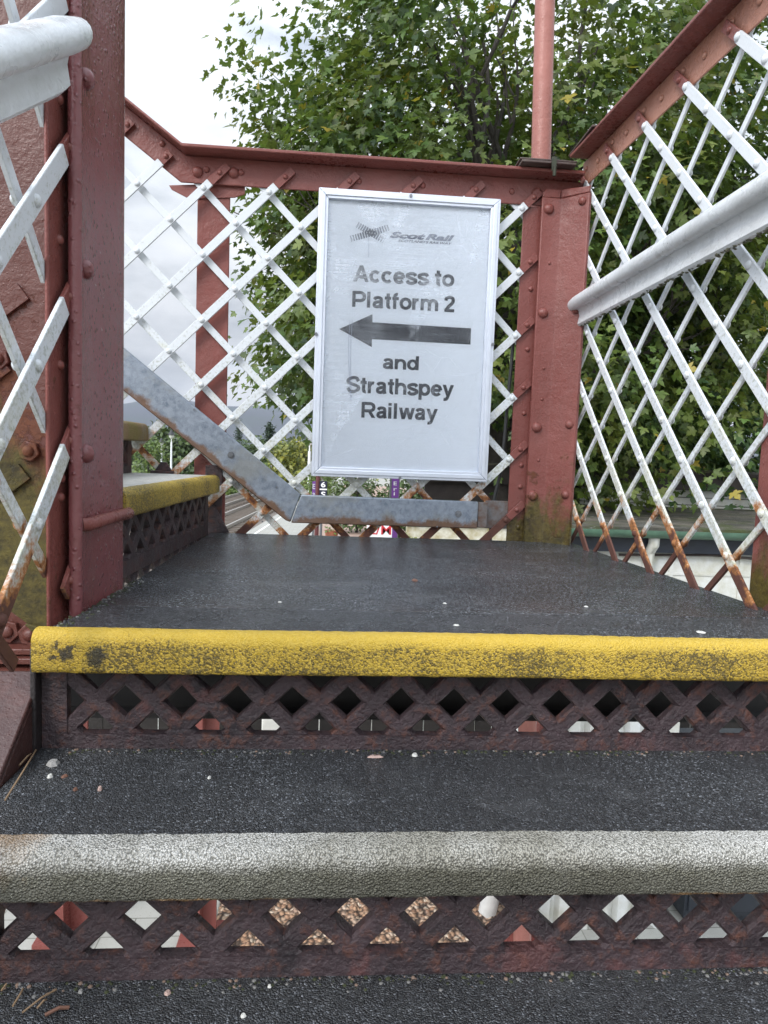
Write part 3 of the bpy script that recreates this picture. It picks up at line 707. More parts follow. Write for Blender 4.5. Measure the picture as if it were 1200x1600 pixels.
b.build('end_plate', REDM, fr, bevel=.002)
# small feet where the bars meet the steps
b = MB(); b.box(-.645, -.565, 2.435, 2.475, -.098, -.085); b.prism([(-.635, 2.46, -.085), (-.575, 2.46, -.085), (-.595, 2.46, -.055), (-.615, 2.46, -.055)], (0, .01, 0))
b.prism([(-.445, 2.455, -.30), (-.37, 2.455, -.30), (-.42, 2.455, -.21), (-.445, 2.455, -.19)], (0, .012, 0)); b.box(-.46, -.40, 2.468, 2.48, -.32, -.06); b.build('foot_bracket', IRON, fr, bevel=.002)

# corner post, far right
cp = thing('corner_post', 'red riveted corner post with green moss at its foot, right of the notice', 'post', (.78, 2.42, -.3))
b = MB(); ZT = .955
pr = [(.702, 2.432), (.766, 2.432), (.776, 2.428), (.846, 2.362), (.858, 2.370), (.786, 2.440), (.770, 2.446), (.702, 2.446)]
for i in range(1):
    b.prism([(x, y, -.33) for x, y in pr], (0, 0, ZT + .33 - .03))
b.prism([(.702, 2.432, ZT - .03), (.706, 2.432, ZT - .012), (.716, 2.432, ZT - .002), (.732, 2.432, ZT), (.768, 2.432, ZT), (.768, 2.432, ZT - .03)], (0, .012, 0))
b.prism([(.768, 2.432, ZT - .03), (.846, 2.362, ZT - .03), (.846, 2.362, ZT - .008), (.768, 2.432, ZT)], (.008, .009, 0))
nB = (-.69, -.72, 0)
for z in (.885, .525, .118, -.13): b.dome((.727, 2.432, z), (0, -1, 0), .019, .014)
for z in (.90, .53, .13, -.12): b.dome((.828, 2.378, z), nB, .015, .011)
for z in (.70, .33, .22, .0): b.dome((.74, 2.432, z), (0, -1, 0), .006, .004)
b.build('post_plate', REDM2, cp, bevel=.003)
CAPM = mat_simple('grimy_cap_iron', (.050, .026, .024), .6, 14, .6, (.085, .06, .05), bump=.003, bscale=60)
b = MB(); b.box(.605, .795, 2.365, 2.50, RW1 + .014, RW1 + .022); b.box(.60, .80, 2.372, 2.50, RW1 + .025, RW1 + .031)
b.box(.805, .875, 2.26, 2.49, 1.0915, 1.0985); b.build('cap_plate', CAPM, cp, bevel=.002)
b = MB(); b.obox((.715, 2.358, .985), (.715, 2.362, 1.032), (.008, 0, 0), (0, .003, 0)); b.cyl((.715, 2.35, .965), (0, 0, 1), .006, .03); b.build('clamp', mat_simple('mossy_clamp', (.03, .034, .016), .7, 40, .5), cp)

# ================================================================== RIGHT RAILING
def rX(y): return .90 - .045 * (y - 1.71)
rr = thing('lattice_railing', 'right lattice railing of rust stained white bars along the landing side', 'railing', (.9, 1.9, -.3), 'white lattice railings with red frames')
pf = [(1.265, -.36), (2.50, -.36), (2.50, 1.045), (1.265, 1.045)]
pb = [(1.265, -.36), (2.50, -.36), (2.50, 1.005), (1.265, 1.005)]
lattice(rr, lambda u, v, w: (rX(u) - w, u, v), pf, pb, lambda u, v: v > .985 or u > 2.44, .2155, -1.676 + .2155 * 3, 1.704, width=.0255, wback=.0165)
b = MB()
def rbox(y0, y1, xo0, xo1, z0, z1, bb):
    b_ = bb; vs = []
    for z in (z0, z1):
        for y in (y0, y1):
            for xo in (xo0, xo1): vs.append((rX(y) + xo, y, z))
    b_.add(vs, [(0, 2, 3, 1), (4, 5, 7, 6), (0, 1, 5, 4), (2, 6, 7, 3), (0, 4, 6, 2), (1, 3, 7, 5)])
rbox(1.22, 2.47, -.062, .012, 1.0785, 1.090, b); b.build('rail_flange', RED, rr, bevel=.003)
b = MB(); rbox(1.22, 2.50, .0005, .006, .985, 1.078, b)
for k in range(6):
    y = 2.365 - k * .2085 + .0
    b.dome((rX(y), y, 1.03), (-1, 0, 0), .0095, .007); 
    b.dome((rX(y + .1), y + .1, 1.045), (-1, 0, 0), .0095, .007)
b.build('top_rail', REDW, rr, bevel=.003)  # web paler than its flange: the light on it is put into the paint
b = MB(); rbox(1.262, 1.428, .0150, .024, -.42, .984, b); rbox(1.400, 1.428, .0245, .08, -.42, .984, b); b.build('post', REDM, rr, bevel=.003)
b = MB(); rbox(2.425, 2.52, .0005, .006, -.36, .975, b)
for z in (.78, .55, .33, .12, -.08): b.dome((rX(2.46), 2.46, z), (-1, 0, 0), .0095, .007)
b.build('end_plate', REDM, rr, bevel=.002)

def handrail(name, label, p0, p1, mirror, m, k_=1.):
    """rolled handrail section (round head on a waisted flange) from p0 to p1; foot of the section is the reference"""
    h = thing(name, label, 'handrail', p0, 'white metal handrails')
    pr = [(0, 0), (-.013, 0), (-.019, .007), (-.017, .020), (-.014, .040), (-.017, .055), (-.026, .064)]
    for i in range(9):
        a = R_(250 - 165 * i / 8); pr.append((-.030 + .026 * math.cos(a), .090 + .028 * math.sin(a)))
    pr += [(-.006, .117), (0, .11)]
    pr = [(a * k_, c * k_) for a, c in pr]
    b = MB(); n = 24; k = len(pr); p0 = np.array(p0, float); p1 = np.array(p1, float)
    vs = []
    for i in range(n + 1):
        p = p0 + (p1 - p0) * i / n
        for (dx, dz) in pr:
            s = .93 if i == 0 else 1
            vs.append((p[0] + (-dx if mirror else dx) * s, p[1], p[2] + .06 * k_ + (dz - .06 * k_) * s))
    fs = [(i * k + q, i * k + (q + 1) % k, (i + 1) * k + (q + 1) % k, (i + 1) * k + q) for i in range(n) for q in range(k)]
    fs += [tuple(range(k)), tuple(reversed(range(n * k, (n + 1) * k)))]
    b.add(vs, fs); b.build('rail', m, h, smooth=True)
    return h
t = NT('handrail_gloss_white')
hc_ = t.mix(t.ramp(t.noise(10, 6, .65), (.35, 0), (.7, 1)), (.60, .62, .645), (.50, .515, .53))
hc_ = t.mix(t.math('MULTIPLY', t.ramp(t.noise(26, 8, .75, (1, .25, 1)), (.54, 0), (.72, 1)), .45), hc_, (.28, .275, .25))
hc_ = t.mix(t.math('MULTIPLY', t.ramp(t.voro(60), (.06, 1), (.12, 0)), t.ramp(t.noise(5, 3), (.56, 0), (.62, .8))), hc_, (.10, .075, .06))
WHTH = t.fin(hc_, t.ramp(t.noise(14, 4), (.35, .22), (.7, .45)), t.bump(t.math('ADD', t.noise(40, 5), t.math('MULTIPLY', t.noise(9, 3), .8)), .0028, .9))
hr = handrail('handrail', 'white level handrail on the right railing with grimy lower edge', (.850, 2.42, .474), (.850, 1.20, .474), False, WHTH, .86)
for y in (2.2, 1.7, 1.27):
    q = MB(); q.box(.8505, rX(y) - .008, y - .02, y + .02, .495, .52); q.build('bracket', WHT, hr)
GRIME = mat_simple('mossy_grime', (.05, .05, .03), .9, 90, .6, (.16, .16, .12), bump=.004, bscale=160)
q = MB()
for i in range(120):
    y = random.uniform(1.21, 2.36); x = .850 - random.uniform(-.001, .011); r = random.uniform(.0015, .0042)
    q.dome((x, y, .4735 + random.uniform(-.001, .001)), (random.uniform(-.5, .2), random.uniform(-.6, .6), -1), r * 1.5, r, 0, 6, 2)
q.build('grime', GRIME, hr)['kind'] = 'stuff'
hl = handrail('handrail', 'white sloping handrail end in front of the left red post', (-.452, 1.16, .553), (-.452, .30, .553 - .86 * .68), True, WHTH)
q = MB(); q.box(-.4755, -.4525, .90, .93, .40, .42); q.build('bracket', WHT, hl)

# ================================================================== LEFT RAILING, POSTS, STRINGER
lr = thing('lattice_railing', 'left lattice railing of the lower flight, white bars crossing close to the camera', 'railing', (-.5, 1.0, -.4), 'white lattice railings with red frames')
pf = [(.52, -.70), (1.243, -.24), (1.243, 1.30), (.52, .75)]
pb = [(.52, -.70), (1.19, -.27), (1.19, 1.28), (.52, .75)]
lattice(lr, lambda u, v, w: (-.4763 + w, u, v), pf, pb, lambda u, v: u > 1.208, .2456, -.733, 1.458, width=.035, wback=.023, th=.008)
b = MB(); b.box(-.4835, -.4765, 1.177, 1.40, -.40, 1.45)
for z in (.36, .14, -.065, -.10, .60): b.dome((-.4765, 1.222 if z != -.065 else 1.226, z * .95), (1, 0, 0), .009, .0075)
b.build('end_plate', RED, lr, bevel=.003)

lp = thing('newel_post', 'tall red post with rounded edge and domed rivets at the left of the landing', 'post', (-.45, 1.3, -.31))
b = MB()
pr = [(-.466, 1.245), (-.466, 1.236)] + [(-.4545 + .0115 * math.cos(R_(a)), 1.233 + .0115 * math.sin(R_(a))) for a in range(180, 376, 15)] + [(-.4490, 1.2475), (-.4500, 1.262), (-.4505, 1.290), (-.4502, 1.308), (-.4478, 1.328), (-.4400, 1.40), (-.4355, 1.438), (-.437, 1.446), (-.452, 1.446), (-.462, 1.33)]
b.prism([(x, y, -.315) for x, y in pr], (0, 0, 2.3))
for z in (.63, .308, -.018, .95): b.dome((-.4500, 1.272, z), (1, 0, 0), .0175, .015, n=16, rings=5)
b.build('post_plate', REDG, lp, smooth=True)
b = MB(); b.tube([(-.452, 1.255, -.146), (-.442, 1.262, -.146), (-.436, 1.40, -.143), (-.428, 1.452, -.142), (-.436, 1.47, -.142)], .0125, 12); b.build('clip', RED, lp, smooth=True)
b = MB(); b.box(-.476, -.468, 1.30, 1.40, -.40, 1.6); b.build('backing_strip', mat_simple('dark_gap_filler', (.03, .014, .016), .35, 40, .4, bump=.004), lp)  # near-black strip behind the gap between end plate and post

gp = thing('girder_post', 'broad mossy red plate post with bolt heads behind the left lattice', 'post', (-.65, 1.37, -.45))
b = MB(); b.box(-.86, -.523, 1.372, 1.390, -.445, 1.7); GIRD = mat_red('mossy_girder_red', 1.7, (.082, .024, .017), 2.2); b.build('web_plate', GIRD, gp, bevel=.003)
b = MB()
def bolt(x, y, r):
    b = MB(); p = pY(x, y, 1.372); b.cyl(p, (0, -1, 0), r, .012, 0, 6); b.dome(p + np.array((0, -.012, 0)), (0, -1, 0), r * .55, .008); b.build('bolt', GIRD, gp, bevel=.002)
bolt(48, 705, .021); bolt(15, 985, .024); bolt(50, 990, .024); bolt(2, 562, .02)
for (x, y) in ((22, 750), (-8, 582), (20, 470)):
    b = MB(); p = pY(x, y, 1.372); b.obox(p + np.array((-.035, -.004, -.028)), p + np.array((.022, -.004, .018)), (-.011, 0, .014), (0, .004, 0)); b.build('bar_end', GIRD, gp, bevel=.001)
b = MB()
for i, zz in enumerate((-.40, -.415, -.435)): b.box(-.66, -.50, 1.33 - .012 * i, 1.371, zz - .012, zz)
b.build('foot_flange', GIRD, gp, bevel=.002)

st = thing('stair_stringer', 'sloping red stringer beside the lower steps on the left', 'stringer', (-.5, .9, -.5))
b = MB(); b.prism([(-.482, 1.16, -.40), (-.482, .50, -.895), (-.482, .50, -1.10), (-.482, 1.16, -.62)], (-.012, 0, 0))
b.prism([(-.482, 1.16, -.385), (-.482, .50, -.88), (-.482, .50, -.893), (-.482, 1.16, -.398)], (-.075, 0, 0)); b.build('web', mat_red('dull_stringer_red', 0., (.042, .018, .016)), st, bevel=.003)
b = MB(); b.box(-.486, -.4765, 1.118, 1.20, -.55, -.335); b.build('gap_shade_strip', mat_simple('gap_shade_iron', (.022, .016, .017), .6, 30, .5, bump=.004), st, bevel=.003)  # dark strip painted for the shaded gap left of the yellow nosing

st2 = thing('stair_stringer', 'red stringer closing the right ends of the lower steps', 'stringer', (.97, .9, -.5))
b = MB(); b.prism([(.962, 1.24, -.31), (.962, 1.08, -.31), (.962, .50, -.74), (.962, .50, -1.10), (.962, 1.24, -.62)], (.012, 0, 0)); b.prism([(.962, 1.05, -.325), (.962, .50, -.735), (.962, .50, -.722), (.962, 1.05, -.312)], (.07, 0, 0)); b.build('web', RED, st2, bevel=.003)

# ================================================================== NOTICE BOARD
YS = 2.412
sg = thing('notice_board', 'framed white railway notice pointing left to the platform, fixed on the far railing', 'sign', (.235, YS, -.085))
x0, x1, z0, z1 = -.0815, .5500, -.0845, .9010; fw = .034
def fpiece(a, bq, c, d):
    q = MB(); q.prism([(p[0], YS, p[1]) for p in (a, bq, c, d)], (0, .034, 0)); q.prism([(p[0], YS - .004, p[1]) for p in [tuple(np.array(a) * .72 + np.array(d) * .28), tuple(np.array(bq) * .72 + np.array(c) * .28), tuple(np.array(bq) * .28 + np.array(c) * .72), tuple(np.array(a) * .28 + np.array(d) * .72)]], (0, .004, 0)); q.build('frame_rail', ALU, sg, bevel=.0018)
g = .0006
fpiece((x0, z1), (x1, z1), (x1 - fw, z1 - fw), (x0 + fw, z1 - fw)); fpiece((x0, z0), (x1, z0), (x1 - fw, z0 + fw), (x0 + fw, z0 + fw))
fpiece((x0, z0 + g), (x0, z1 - g), (x0 + fw, z1 - fw - g), (x0 + fw, z0 + fw + g)); fpiece((x1, z0 + g), (x1, z1 - g), (x1 - fw, z1 - fw - g), (x1 - fw, z0 + fw + g))
b = MB(); b.box(x0 + fw * .6, x1 - fw * .6, YS + .016, YS + .030, z0 + fw * .6, z1 - fw * .6); b.build('panel', PAPER, sg)
YT = YS + .0150
def line(mb, body, xl, yl, xr, yr, top, bold=.02, shear=0., own=False):
    a = pY(xl, yl, YT); c = pY(xr, yr, YT); t_ = pY(xl, top, YT)
    if own: word_into(mb, body, a[0], c[0], (a[2] + c[2]) / 2, YT, t_[2] - a[2])
    else: text_into(mb, body, a[0], c[0], (a[2] + c[2]) / 2, YT, t_[2] - a[2], bold, shear)
tb = MB()
line(tb, 'Access to', 552, 439.5, 709.5, 448, 414, own=True)
line(tb, 'Platform 2', 550, 479, 710, 488, 454, own=True)
line(tb, 'and', 598, 576, 654, 578.6, 554, own=True)
line(tb, 'Strathspey', 540.6, 613, 708.6, 620, 588, own=True)
line(tb, 'Railway', 564.4, 652.5, 683.4, 657, 628, own=True)
ar = [(530, 514), (582, 491), (582, 503.6), (736, 513), (735, 538.4), (581, 530), (581, 542.4)]
tb.add([pY(x, y, YT) for x, y in ar], [tuple(range(7))])
tb.build('lettering', INK, sg)
tb = MB(); line(tb, 'Scot', 609, 371, 665, 374, 361.3, .045, .32); line(tb, "SCOTLAND'S RAILWAY", 622, 377.6, 706, 382.2, 374.2, .02, .3)
# saltire of halftone dots
cx, cz = 580, 364
for (ex, ez) in ((556, 350), (608, 355), (546, 373.5), (600, 376)):
    L = math.hypot(ex - cx, ez - cz); dx, dz = (ex - cx) / L, (ez - cz) / L
    a = 0
    while a < L:
        for k in (-2, -1, 0, 1, 2):
            px_ = cx + dx * a - dz * k * 2.0 + (1 if int(a / 2) % 2 else 0); pz_ = cz + dz * a + dx * k * 2.0
            r = .0027 * (1 - .60 * a / L)
            c = pY(px_, pz_, YT)
            tb.add([(c[0] + r * math.cos(q), YT, c[2] + r * math.sin(q)) for q in np.linspace(0, 2 * math.pi, 9)[:-1]], [tuple(range(8))])
        a += 2.0
tb.build('logo', INKB, sg)
tb = MB(); line(tb, 'Rail', 664.5, 374, 710, 377, 364.3, .045, .32); tb.build('logo', INKG, sg)
b = MB(); b.add([(x0 + fw * .8, YS + .0125, z0 + fw * .8), (x1 - fw * .8, YS + .0125, z0 + fw * .8), (x1 - fw * .8, YS + .0125, z1 - fw * .8), (x0 + fw * .8, YS + .0125, z1 - fw * .8)], [(0, 1, 2, 3)]); b.build('clear_cover', COVER, sg)
b = MB()
for off in (0, .0085):
    b = MB(); b.tube([pY(547 + off * 400, 500, YS + .012), pY(545 + off * 400, 530, YS + .012), pY(545 + off * 350, 570, YS + .012), pY(548 + off * 100, 625, YS + .012)], .0006, 5); b.build('scratch', INKG, sg)
b = MB(); b.tube([pY(576, 368, YS + .012), pY(576, 402, YS + .012)], .0004, 5)
b.build('scratch', INKG, sg)
b = MB()
for (x, y) in ((642, 306), (494, 522), (625, 747), (770, 538)):
    b = MB(); p = pY(x, y, YS - .004); b.cyl(p, (0, -1, 0), .0055, .004, 0, 10); b.build('screw', STEEL, sg)

# ================================================================== GALVANISED TRUNKING
tk = thing('cable_trunking', 'galvanised steel cable trunking under the notice, bending up along the stairs to the left', 'trunking', (.2, 2.44, -.2))
YK = 2.424
b = MB(); b.prism([(-.116, YK, -.153), (.525, YK, -.158), (.525, YK, -.256), (-.149, YK, -.2545)], (0, .026, 0)); b.build('level_length', GALV, tk, bevel=.004)
b = MB(); b.prism([(-.1175, YK - .001, -.152), (-.151, YK - .001, -.252), (-.168, YK - .001, -.246), (-1.30, YK - .001, .620), (-1.30, YK - .001, .776), (-.75, YK - .001, .345)], (0, .026, 0)); b.build('sloping_length', GALV, tk, bevel=.004)
b = MB(); b.box(.526, .56, YK + .003, 2.45, -.252, -.160); b.box(.561, .655, 2.4695, 2.4765, -.258, -.155); b.build('end_piece', mat_simple('rust_streaked_galv', (.15, .15, .155), .55, 30, .3, (.10, .05, .03), metal=.2), tk, bevel=.002)
b = MB()
for (x, y) in ((716, 803), (361, 711)):
    b = MB(); p = pY(x, y, YK - .0015); b.tube([p + np.array((0, .002, 0)), p + np.array((0, -.001, 0))], .0125, 14); b.cyl(p + np.array((0, -.001, 0)), (0, -1, 0), .0075, .004, 0, 12); b.build('bolt', STEEL, tk)
for (x, y) in ((303, 640), (432, 761), (595, 783), (683, 823), (410, 815)):
    b = MB(); p = pY(x, y, YK - .001); b.cyl(p, (0, -1, 0), .003, .002, 0, 8); b.build('screw', STEEL, tk)

cb = MB(); cb.tube([pY(x, y, 2.485) for x, y in ((803, 520), (799, 570), (792, 640), (788, 690), (783, 735), (774, 772), (768, 805), (766, 845))], .0065, 8)
tag(cb.build('cable', DARK, smooth=True), 'thin dark cable hanging behind the railing right of the notice', 'cable')
lpz = MB(); lpz.tube([(.855, 2.58, -2.8), (.733, 2.58, 1.05), (.715, 2.58, 1.65), (.66, 2.58, 3.5)], .036, 24)
tag(lpz.build('lamp_column', REDR, smooth=True), 'plain pinkish red pole rising behind the corner of the railing', 'pole')

# ================================================================== LITTER ON THE STEPS
CHIP = mat_simple('pale_stone', (.27, .26, .25), .8, 60, .35, bump=.002, bscale=200); CHIPW = mat_simple('white_paint_flake', (.46, .45, .42), .7); CHIPR = mat_simple('red_brown_leaf_bit', (.12, .055, .035), .8); CHIPP = mat_simple('pink_stone', (.42, .29, .25), .8, 60, .3)
def chip(x, y, z, sx_, sy_, h, m, name, label, cat, group=None, rot=0):
    p = pZ(x, y, z); b = MB(); n = 9
    vs = [(p[0] + sx_ * math.cos(2 * math.pi * i / n + rot) * random.uniform(.75, 1.1), p[1] + sy_ * math.sin(2 * math.pi * i / n + rot) * random.uniform(.75, 1.1), z) for i in range(n)]
    top = [(p[0] + (v[0] - p[0]) * .6, p[1] + (v[1] - p[1]) * .6, z + h) for v in vs]
    b.add(vs + top, [(i, (i + 1) % n, n + (i + 1) % n, n + i) for i in range(n)] + [tuple(range(n, 2 * n)), tuple(reversed(range(n)))])
    return tag(b.build(name, m, smooth=True), label, cat, group)
T1 = -.5105
chip(83, 1194, T1, .0105, .012, .006, CHIP, 'stone_chip', 'flat pale grey stone on the upper tread near the left stringer', 'stone')
chip(78, 1214, T1, .0045, .006, .004, CHIPW, 'paint_flake', 'small white flake just in front of the flat grey stone', 'flake')
chip(101, 1213, T1, .005, .007, .002, CHIPR, 'leaf_scrap', 'dark red leaf scrap beside the small white flake', 'leaf scrap')
chip(156, 1234, T1, .0042, .005, .005, CHIPP, 'stone_chip', 'round pinkish stone on the tread, right of the leaf scraps', 'stone')
chip(118, 1234, T1, .004, .005, .003, CHIPR, 'leaf_scrap', 'tiny red brown leaf scrap left of the round pinkish stone', 'leaf scrap')
chip(327, 1216, T1, .003, .004, .003, CHIPW, 'paint_flake', 'white speck alone on the tread left of centre', 'flake')
chip(648, 1180, T1, .0065, .008, .003, CHIPW, 'paint_flake', 'white flake below the centre of the upper grille', 'flake')
chip(585, 1183, T1, .016, .005, .003, CHIPP, 'twig_scrap', 'short pale pink scrap lying below the upper grille', 'scrap')
for (x, y, s, lab) in ((437, 941, .0055, 'white flake on the landing joint left of centre'), (695, 943, .0055, 'white flake on the landing joint below the notice'), (916, 948, .006, 'white flake on the landing joint toward the right railing'), (713, 977, .008, 'white flake on the landing close to the yellow edge'), (1095, 988, .012, 'long white scrape on the landing near the yellow edge at far right')):
    chip(x, y, -.2995, s * .8, s * .8, .0016, CHIPW, 'paint_flake', lab, 'flake')
chip(648, 907, -.2995, .009, .016, .003, CHIPR, 'leaf_scrap', 'curled brown leaf scrap alone in the middle of the landing', 'leaf scrap')
T2 = -.708
chip(262, 1552, T2, .0045, .005, .003, CHIPP, 'stone_chip', 'small pink stone on the lowest tread left of centre', 'stone')
chip(421, 1542, T2, .003, .003, .003, CHIPW, 'paint_flake', 'white speck on the lowest tread in front of the grille', 'flake')
chip(380, 1588, T2, .004, .004, .003, CHIPW, 'paint_flake', 'white speck at the bottom edge of the picture', 'flake')
chip(126, 1550, T2, .0035, .004, .003, CHIP, 'stone_chip', 'tiny grey stone among the pine needles', 'stone')
NEED = mat_simple('dry_pine_needle', (.20, .13, .075), .8)
for i, (xa, ya, xb, yb, lab) in enumerate(((35, 1582, 88, 1546, 'longest dry needle crossing the heap on the lowest tread'), (20, 1572, 36, 1545, 'short upright dry needle left in the heap'), (58, 1575, 72, 1562, 'short dry needle under the longest one'), (70, 1586, 108, 1574, 'thick reddish dry needle at the right of the heap'), (2, 1548, 10, 1538, 'dry needle at the left edge of the lowest tread'))):
    b = MB(); a, c = pZ(xa, ya, T2 + .004), pZ(xb, yb, T2 + .003); m_ = (a + c) / 2 + np.array((.002, .002, .003)); b.tube([a, m_, c], .0013 if i != 3 else .0022, 6)
    tag(b.build('pine_needle', NEED if i != 3 else CHIPR), lab, 'pine needle', 'dry needles on the lowest tread')
for i, (xa, ya, xb, yb, lab) in enumerate(((8, 1250, 56, 1172, 'long bent straw beside the left stringer'), (30, 1196, 48, 1178, 'short straw by the left stringer'))):
    b = MB(); a, c = pZ(xa, ya, T1 + .006), pZ(xb, yb, T1 + .006); m_ = (a + c) / 2 + np.array((.004, 0, .006)); b.tube([a, m_, c], .0014, 6)
    tag(b.build('straw', NEED), lab, 'straw', 'straws by the stringer')
# moss and grit gathered in the angle behind each tread (too many bits to count)
def grit_line(name, label, xa, xb, y, z, n, m):
    b = MB()
    for i in range(n):
        x = random.uniform(xa, xb); yy = y - abs(random.gauss(0, .010)); r = random.uniform(.0007, .0026)
        b.dome((x, yy, z - .0005), (random.uniform(-.4, .4), random.uniform(-.4, .4), 1), r * 1.4, r, random.choice(range(len(m))), 6, 2)
    return tag(b.build(name, m), label, 'grit', kind='stuff')
GRIT = mat_simple('grey_grit', (.13, .125, .12), .8); GRIT2 = mat_simple('brown_grit', (.15, .10, .075), .8)
MOSS = mat_simple('dark_moss', (.035, .04, .015), .95, 80, .5); 
grit_line('grit', 'moss and grit gathered at the foot of the upper grille', -.46, .95, 1.134, -.511, 420, [MOSS, MOSS, MOSS, DARK, GRIT, GRIT2])
grit_line('grit', 'moss and grit gathered at the foot of the lower grille', -.52, .95, .864, -.7085, 420, [MOSS, MOSS, DARK, MOSS, GRIT, GRIT2])
b = MB()
for i in range(260):
    y = random.uniform(1.12, 1.55); x = (-.440 if y > 1.2 else -.452) + abs(random.gauss(0, .012)) ; r = random.uniform(.0007, .0026)
    b.dome((x, y, -.3005), (random.uniform(-.4, .4), random.uniform(-.4, .4), 1), r * 1.4, r, random.choice((0, 0, 1, 2)), 6, 2)
tag(b.build('grit', [MOSS, DARK, GRIT]), 'moss and grit gathered along the foot of the left post', 'grit', kind='stuff')

# ================================================================== UNDER THE STAIR
def stanchion(x, y, wd, label, top=-.6):
    s = thing('stanchion', label, 'column', (x, y, PLAT), 'red columns under the footbridge')
    q = MB(); q.box(x - wd, x + wd, y - .008, y + .008, PLAT, top); q.box(x - .008, x + .008, y - wd, y - .0085, PLAT, top); q.build('shaft', RED, s, bevel=.002)
    q = MB(); q.box(x - wd * 1.4, x + wd * 1.4, y - wd * 1.4, y + wd * 1.4, PLAT, PLAT + .03); q.build('base_plate', RED, s)
stanchion(-1.44, 3.80, .105, 'red column below the stair at far left on pale concrete')
stanchion(-.68, 3.72, .085, 'red column below the stair between concrete and gravel')
stanchion(1.16, 3.62, .075, 'red column below the stair beside the white ribbed panel')
rp = thing('ribbed_panel', 'white ribbed metal panel standing under the stair', 'panel', (1.7, 3.75, PLAT))
b = MB(); xs = np.arange(1.30, 2.10, .02)
pp = []
for i, x in enumerate(xs):
    ph = i % 6; pp.append((x, 3.75 + (.045 if ph in (4, 5) else 0), PLAT))
b.prism(pp + [(xs[-1], 3.82, PLAT), (xs[0], 3.82, PLAT)], (0, 0, 1.36)); b.build('sheet', mat_simple('white_ribbed_sheet', (.66, .67, .67), .5, 5, .2, (.45, .44, .38)), rp)
ec = thing('equipment_cabinet', 'dark blue grey steel cabinet beside the white ribbed panel under the stair', 'cabinet', (2.7, 3.9, PLAT))
CABM = mat_simple('dark_cabinet_paint', (.018, .022, .030), .5, 8, .3)
b = MB(); b.box(2.20, 3.20, 3.76, 4.15, PLAT + .06, PLAT + 1.05); b.box(2.17, 3.23, 3.73, 4.18, PLAT + 1.051, PLAT + 1.08); b.box(2.24, 3.16, 3.80, 4.11, PLAT, PLAT + .059); b.build('body', CABM, ec, bevel=.006)
for xa in (2.22, 2.71):
    b = MB(); b.box(xa, xa + .47, 3.745, 3.7595, PLAT + .10, PLAT + 1.02); b.build('door', CABM, ec, bevel=.004)
    b = MB(); b.box(xa + .40, xa + .42, 3.72, 3.7445, PLAT + .5, PLAT + .62); b.build('handle', STEEL, ec, bevel=.003)
b = MB(); b.tube([(1.02, 3.9, PLAT), (1.06, 3.8, PLAT + .45), (1.16, 3.75, PLAT + 1.3)], .055, 14); tag(b.build('drain_pipe', mat_simple('white_pipe', (.66, .66, .64), .5, 8, .2), smooth=True), 'white drain pipe leaning beside the gravel under the stair', 'pipe')
b = MB(); b.box(-.42, -.27, 4.30, 4.42, PLAT, -1.58); b.box(-.435, -.255, 4.285, 4.435, -1.58, -1.55); tag(b.build('bollard', mat_simple('white_post_paint', (.62, .61, .57), .6, 8, .2), bevel=.01), 'white square post under the landing', 'post')
fn = thing('shade_fence', 'added dark board fence standing in for the shade under the landing', 'fence', (1, 4.7, PLAT))
SHADE_BOARD = mat_simple('shade_dark_board', (.018, .014, .012), .8, 9, .4, bump=.004)  # boards added near-black to stand in for shade below the landing
b = MB()
for i in range(48): b.box(-2.3 + i * .125, -2.3 + i * .125 + .117, 4.70 + .01 * (i % 2), 4.72 + .01 * (i % 2), PLAT, -1.62 + .01 * math.sin(i * 5))
b.build('shade_boards', SHADE_BOARD, fn)
for x in (-2.2, -.4, 1.4, 3.2):
    b = MB(); b.box(x, x + .09, 4.735, 4.82, PLAT, -1.58); b.build('shade_fence_post', SHADE_BOARD, fn)

# ================================================================== STATION BUILDING
BW = mat_simple('weathered_white_boards', (.62, .63, .62), .6, 7, .3, (.47, .46, .38), bump=.003, bscale=30)
t = NT('mossy_felt_roof'); rc_ = t.mix(t.ramp(t.noise(5, 8, .7, (.5, 1.5, 1)), (.4, 0), (.6, 1)), (.035, .035, .03), (.13, .115, .09)); rc_ = t.mix(t.ramp(t.noise(3, 6, .65), (.52, 0), (.64, 1)), rc_, (.055, .065, .022)); rc_ = t.mix(t.ramp(t.noise(19, 5, .7, (.3, 1, 1)), (.6, 0), (.66, 1)), rc_, (.30, .30, .30))
ROOF = t.fin(rc_, .9, t.bump(t.noise(24, 6), .02, .8))
GREEN = mat_simple('green_gutter_paint', (.10, .19, .13), .5, 6, .35, (.05, .10, .07)); NAVY = mat_simple('dark_eave_board', (.012, .017, .03), .5, 10, .4)
BROWN = mat_simple('dark_fascia_board', (.045, .034, .03), .7, 7, .4, bump=.004, bscale=30)
bd = thing('station_building', 'white boarded station building with green gutter and mossy roof below the right railing', 'building', (3, 5.6, PLAT))
b = MB(); b.box(.62, 6.2, 5.52, 5.60, PLAT, -.735)
for x in np.arange(1.0, 6.0, .62): b.box(x, x + .035, 5.508, 5.519, PLAT, -.735)
for z in (-.93, -1.3, -1.9): b.box(.62, 6.2, 5.511, 5.5165, z, z + .02)
b.build('wall', BW, bd)
b = MB(); b.box(1.62, 6.3, 5.44, 5.517, -.733, -.615); b.build('eave_board', NAVY, bd)
b = MB(); b.box(.60, 1.615, 5.43, 5.517, -.733, -.545); b.build('fascia', mat_simple('stained_white_fascia', (.62, .60, .52), .6, 11, .4, (.32, .26, .12)), bd)
b = MB(); n = 10
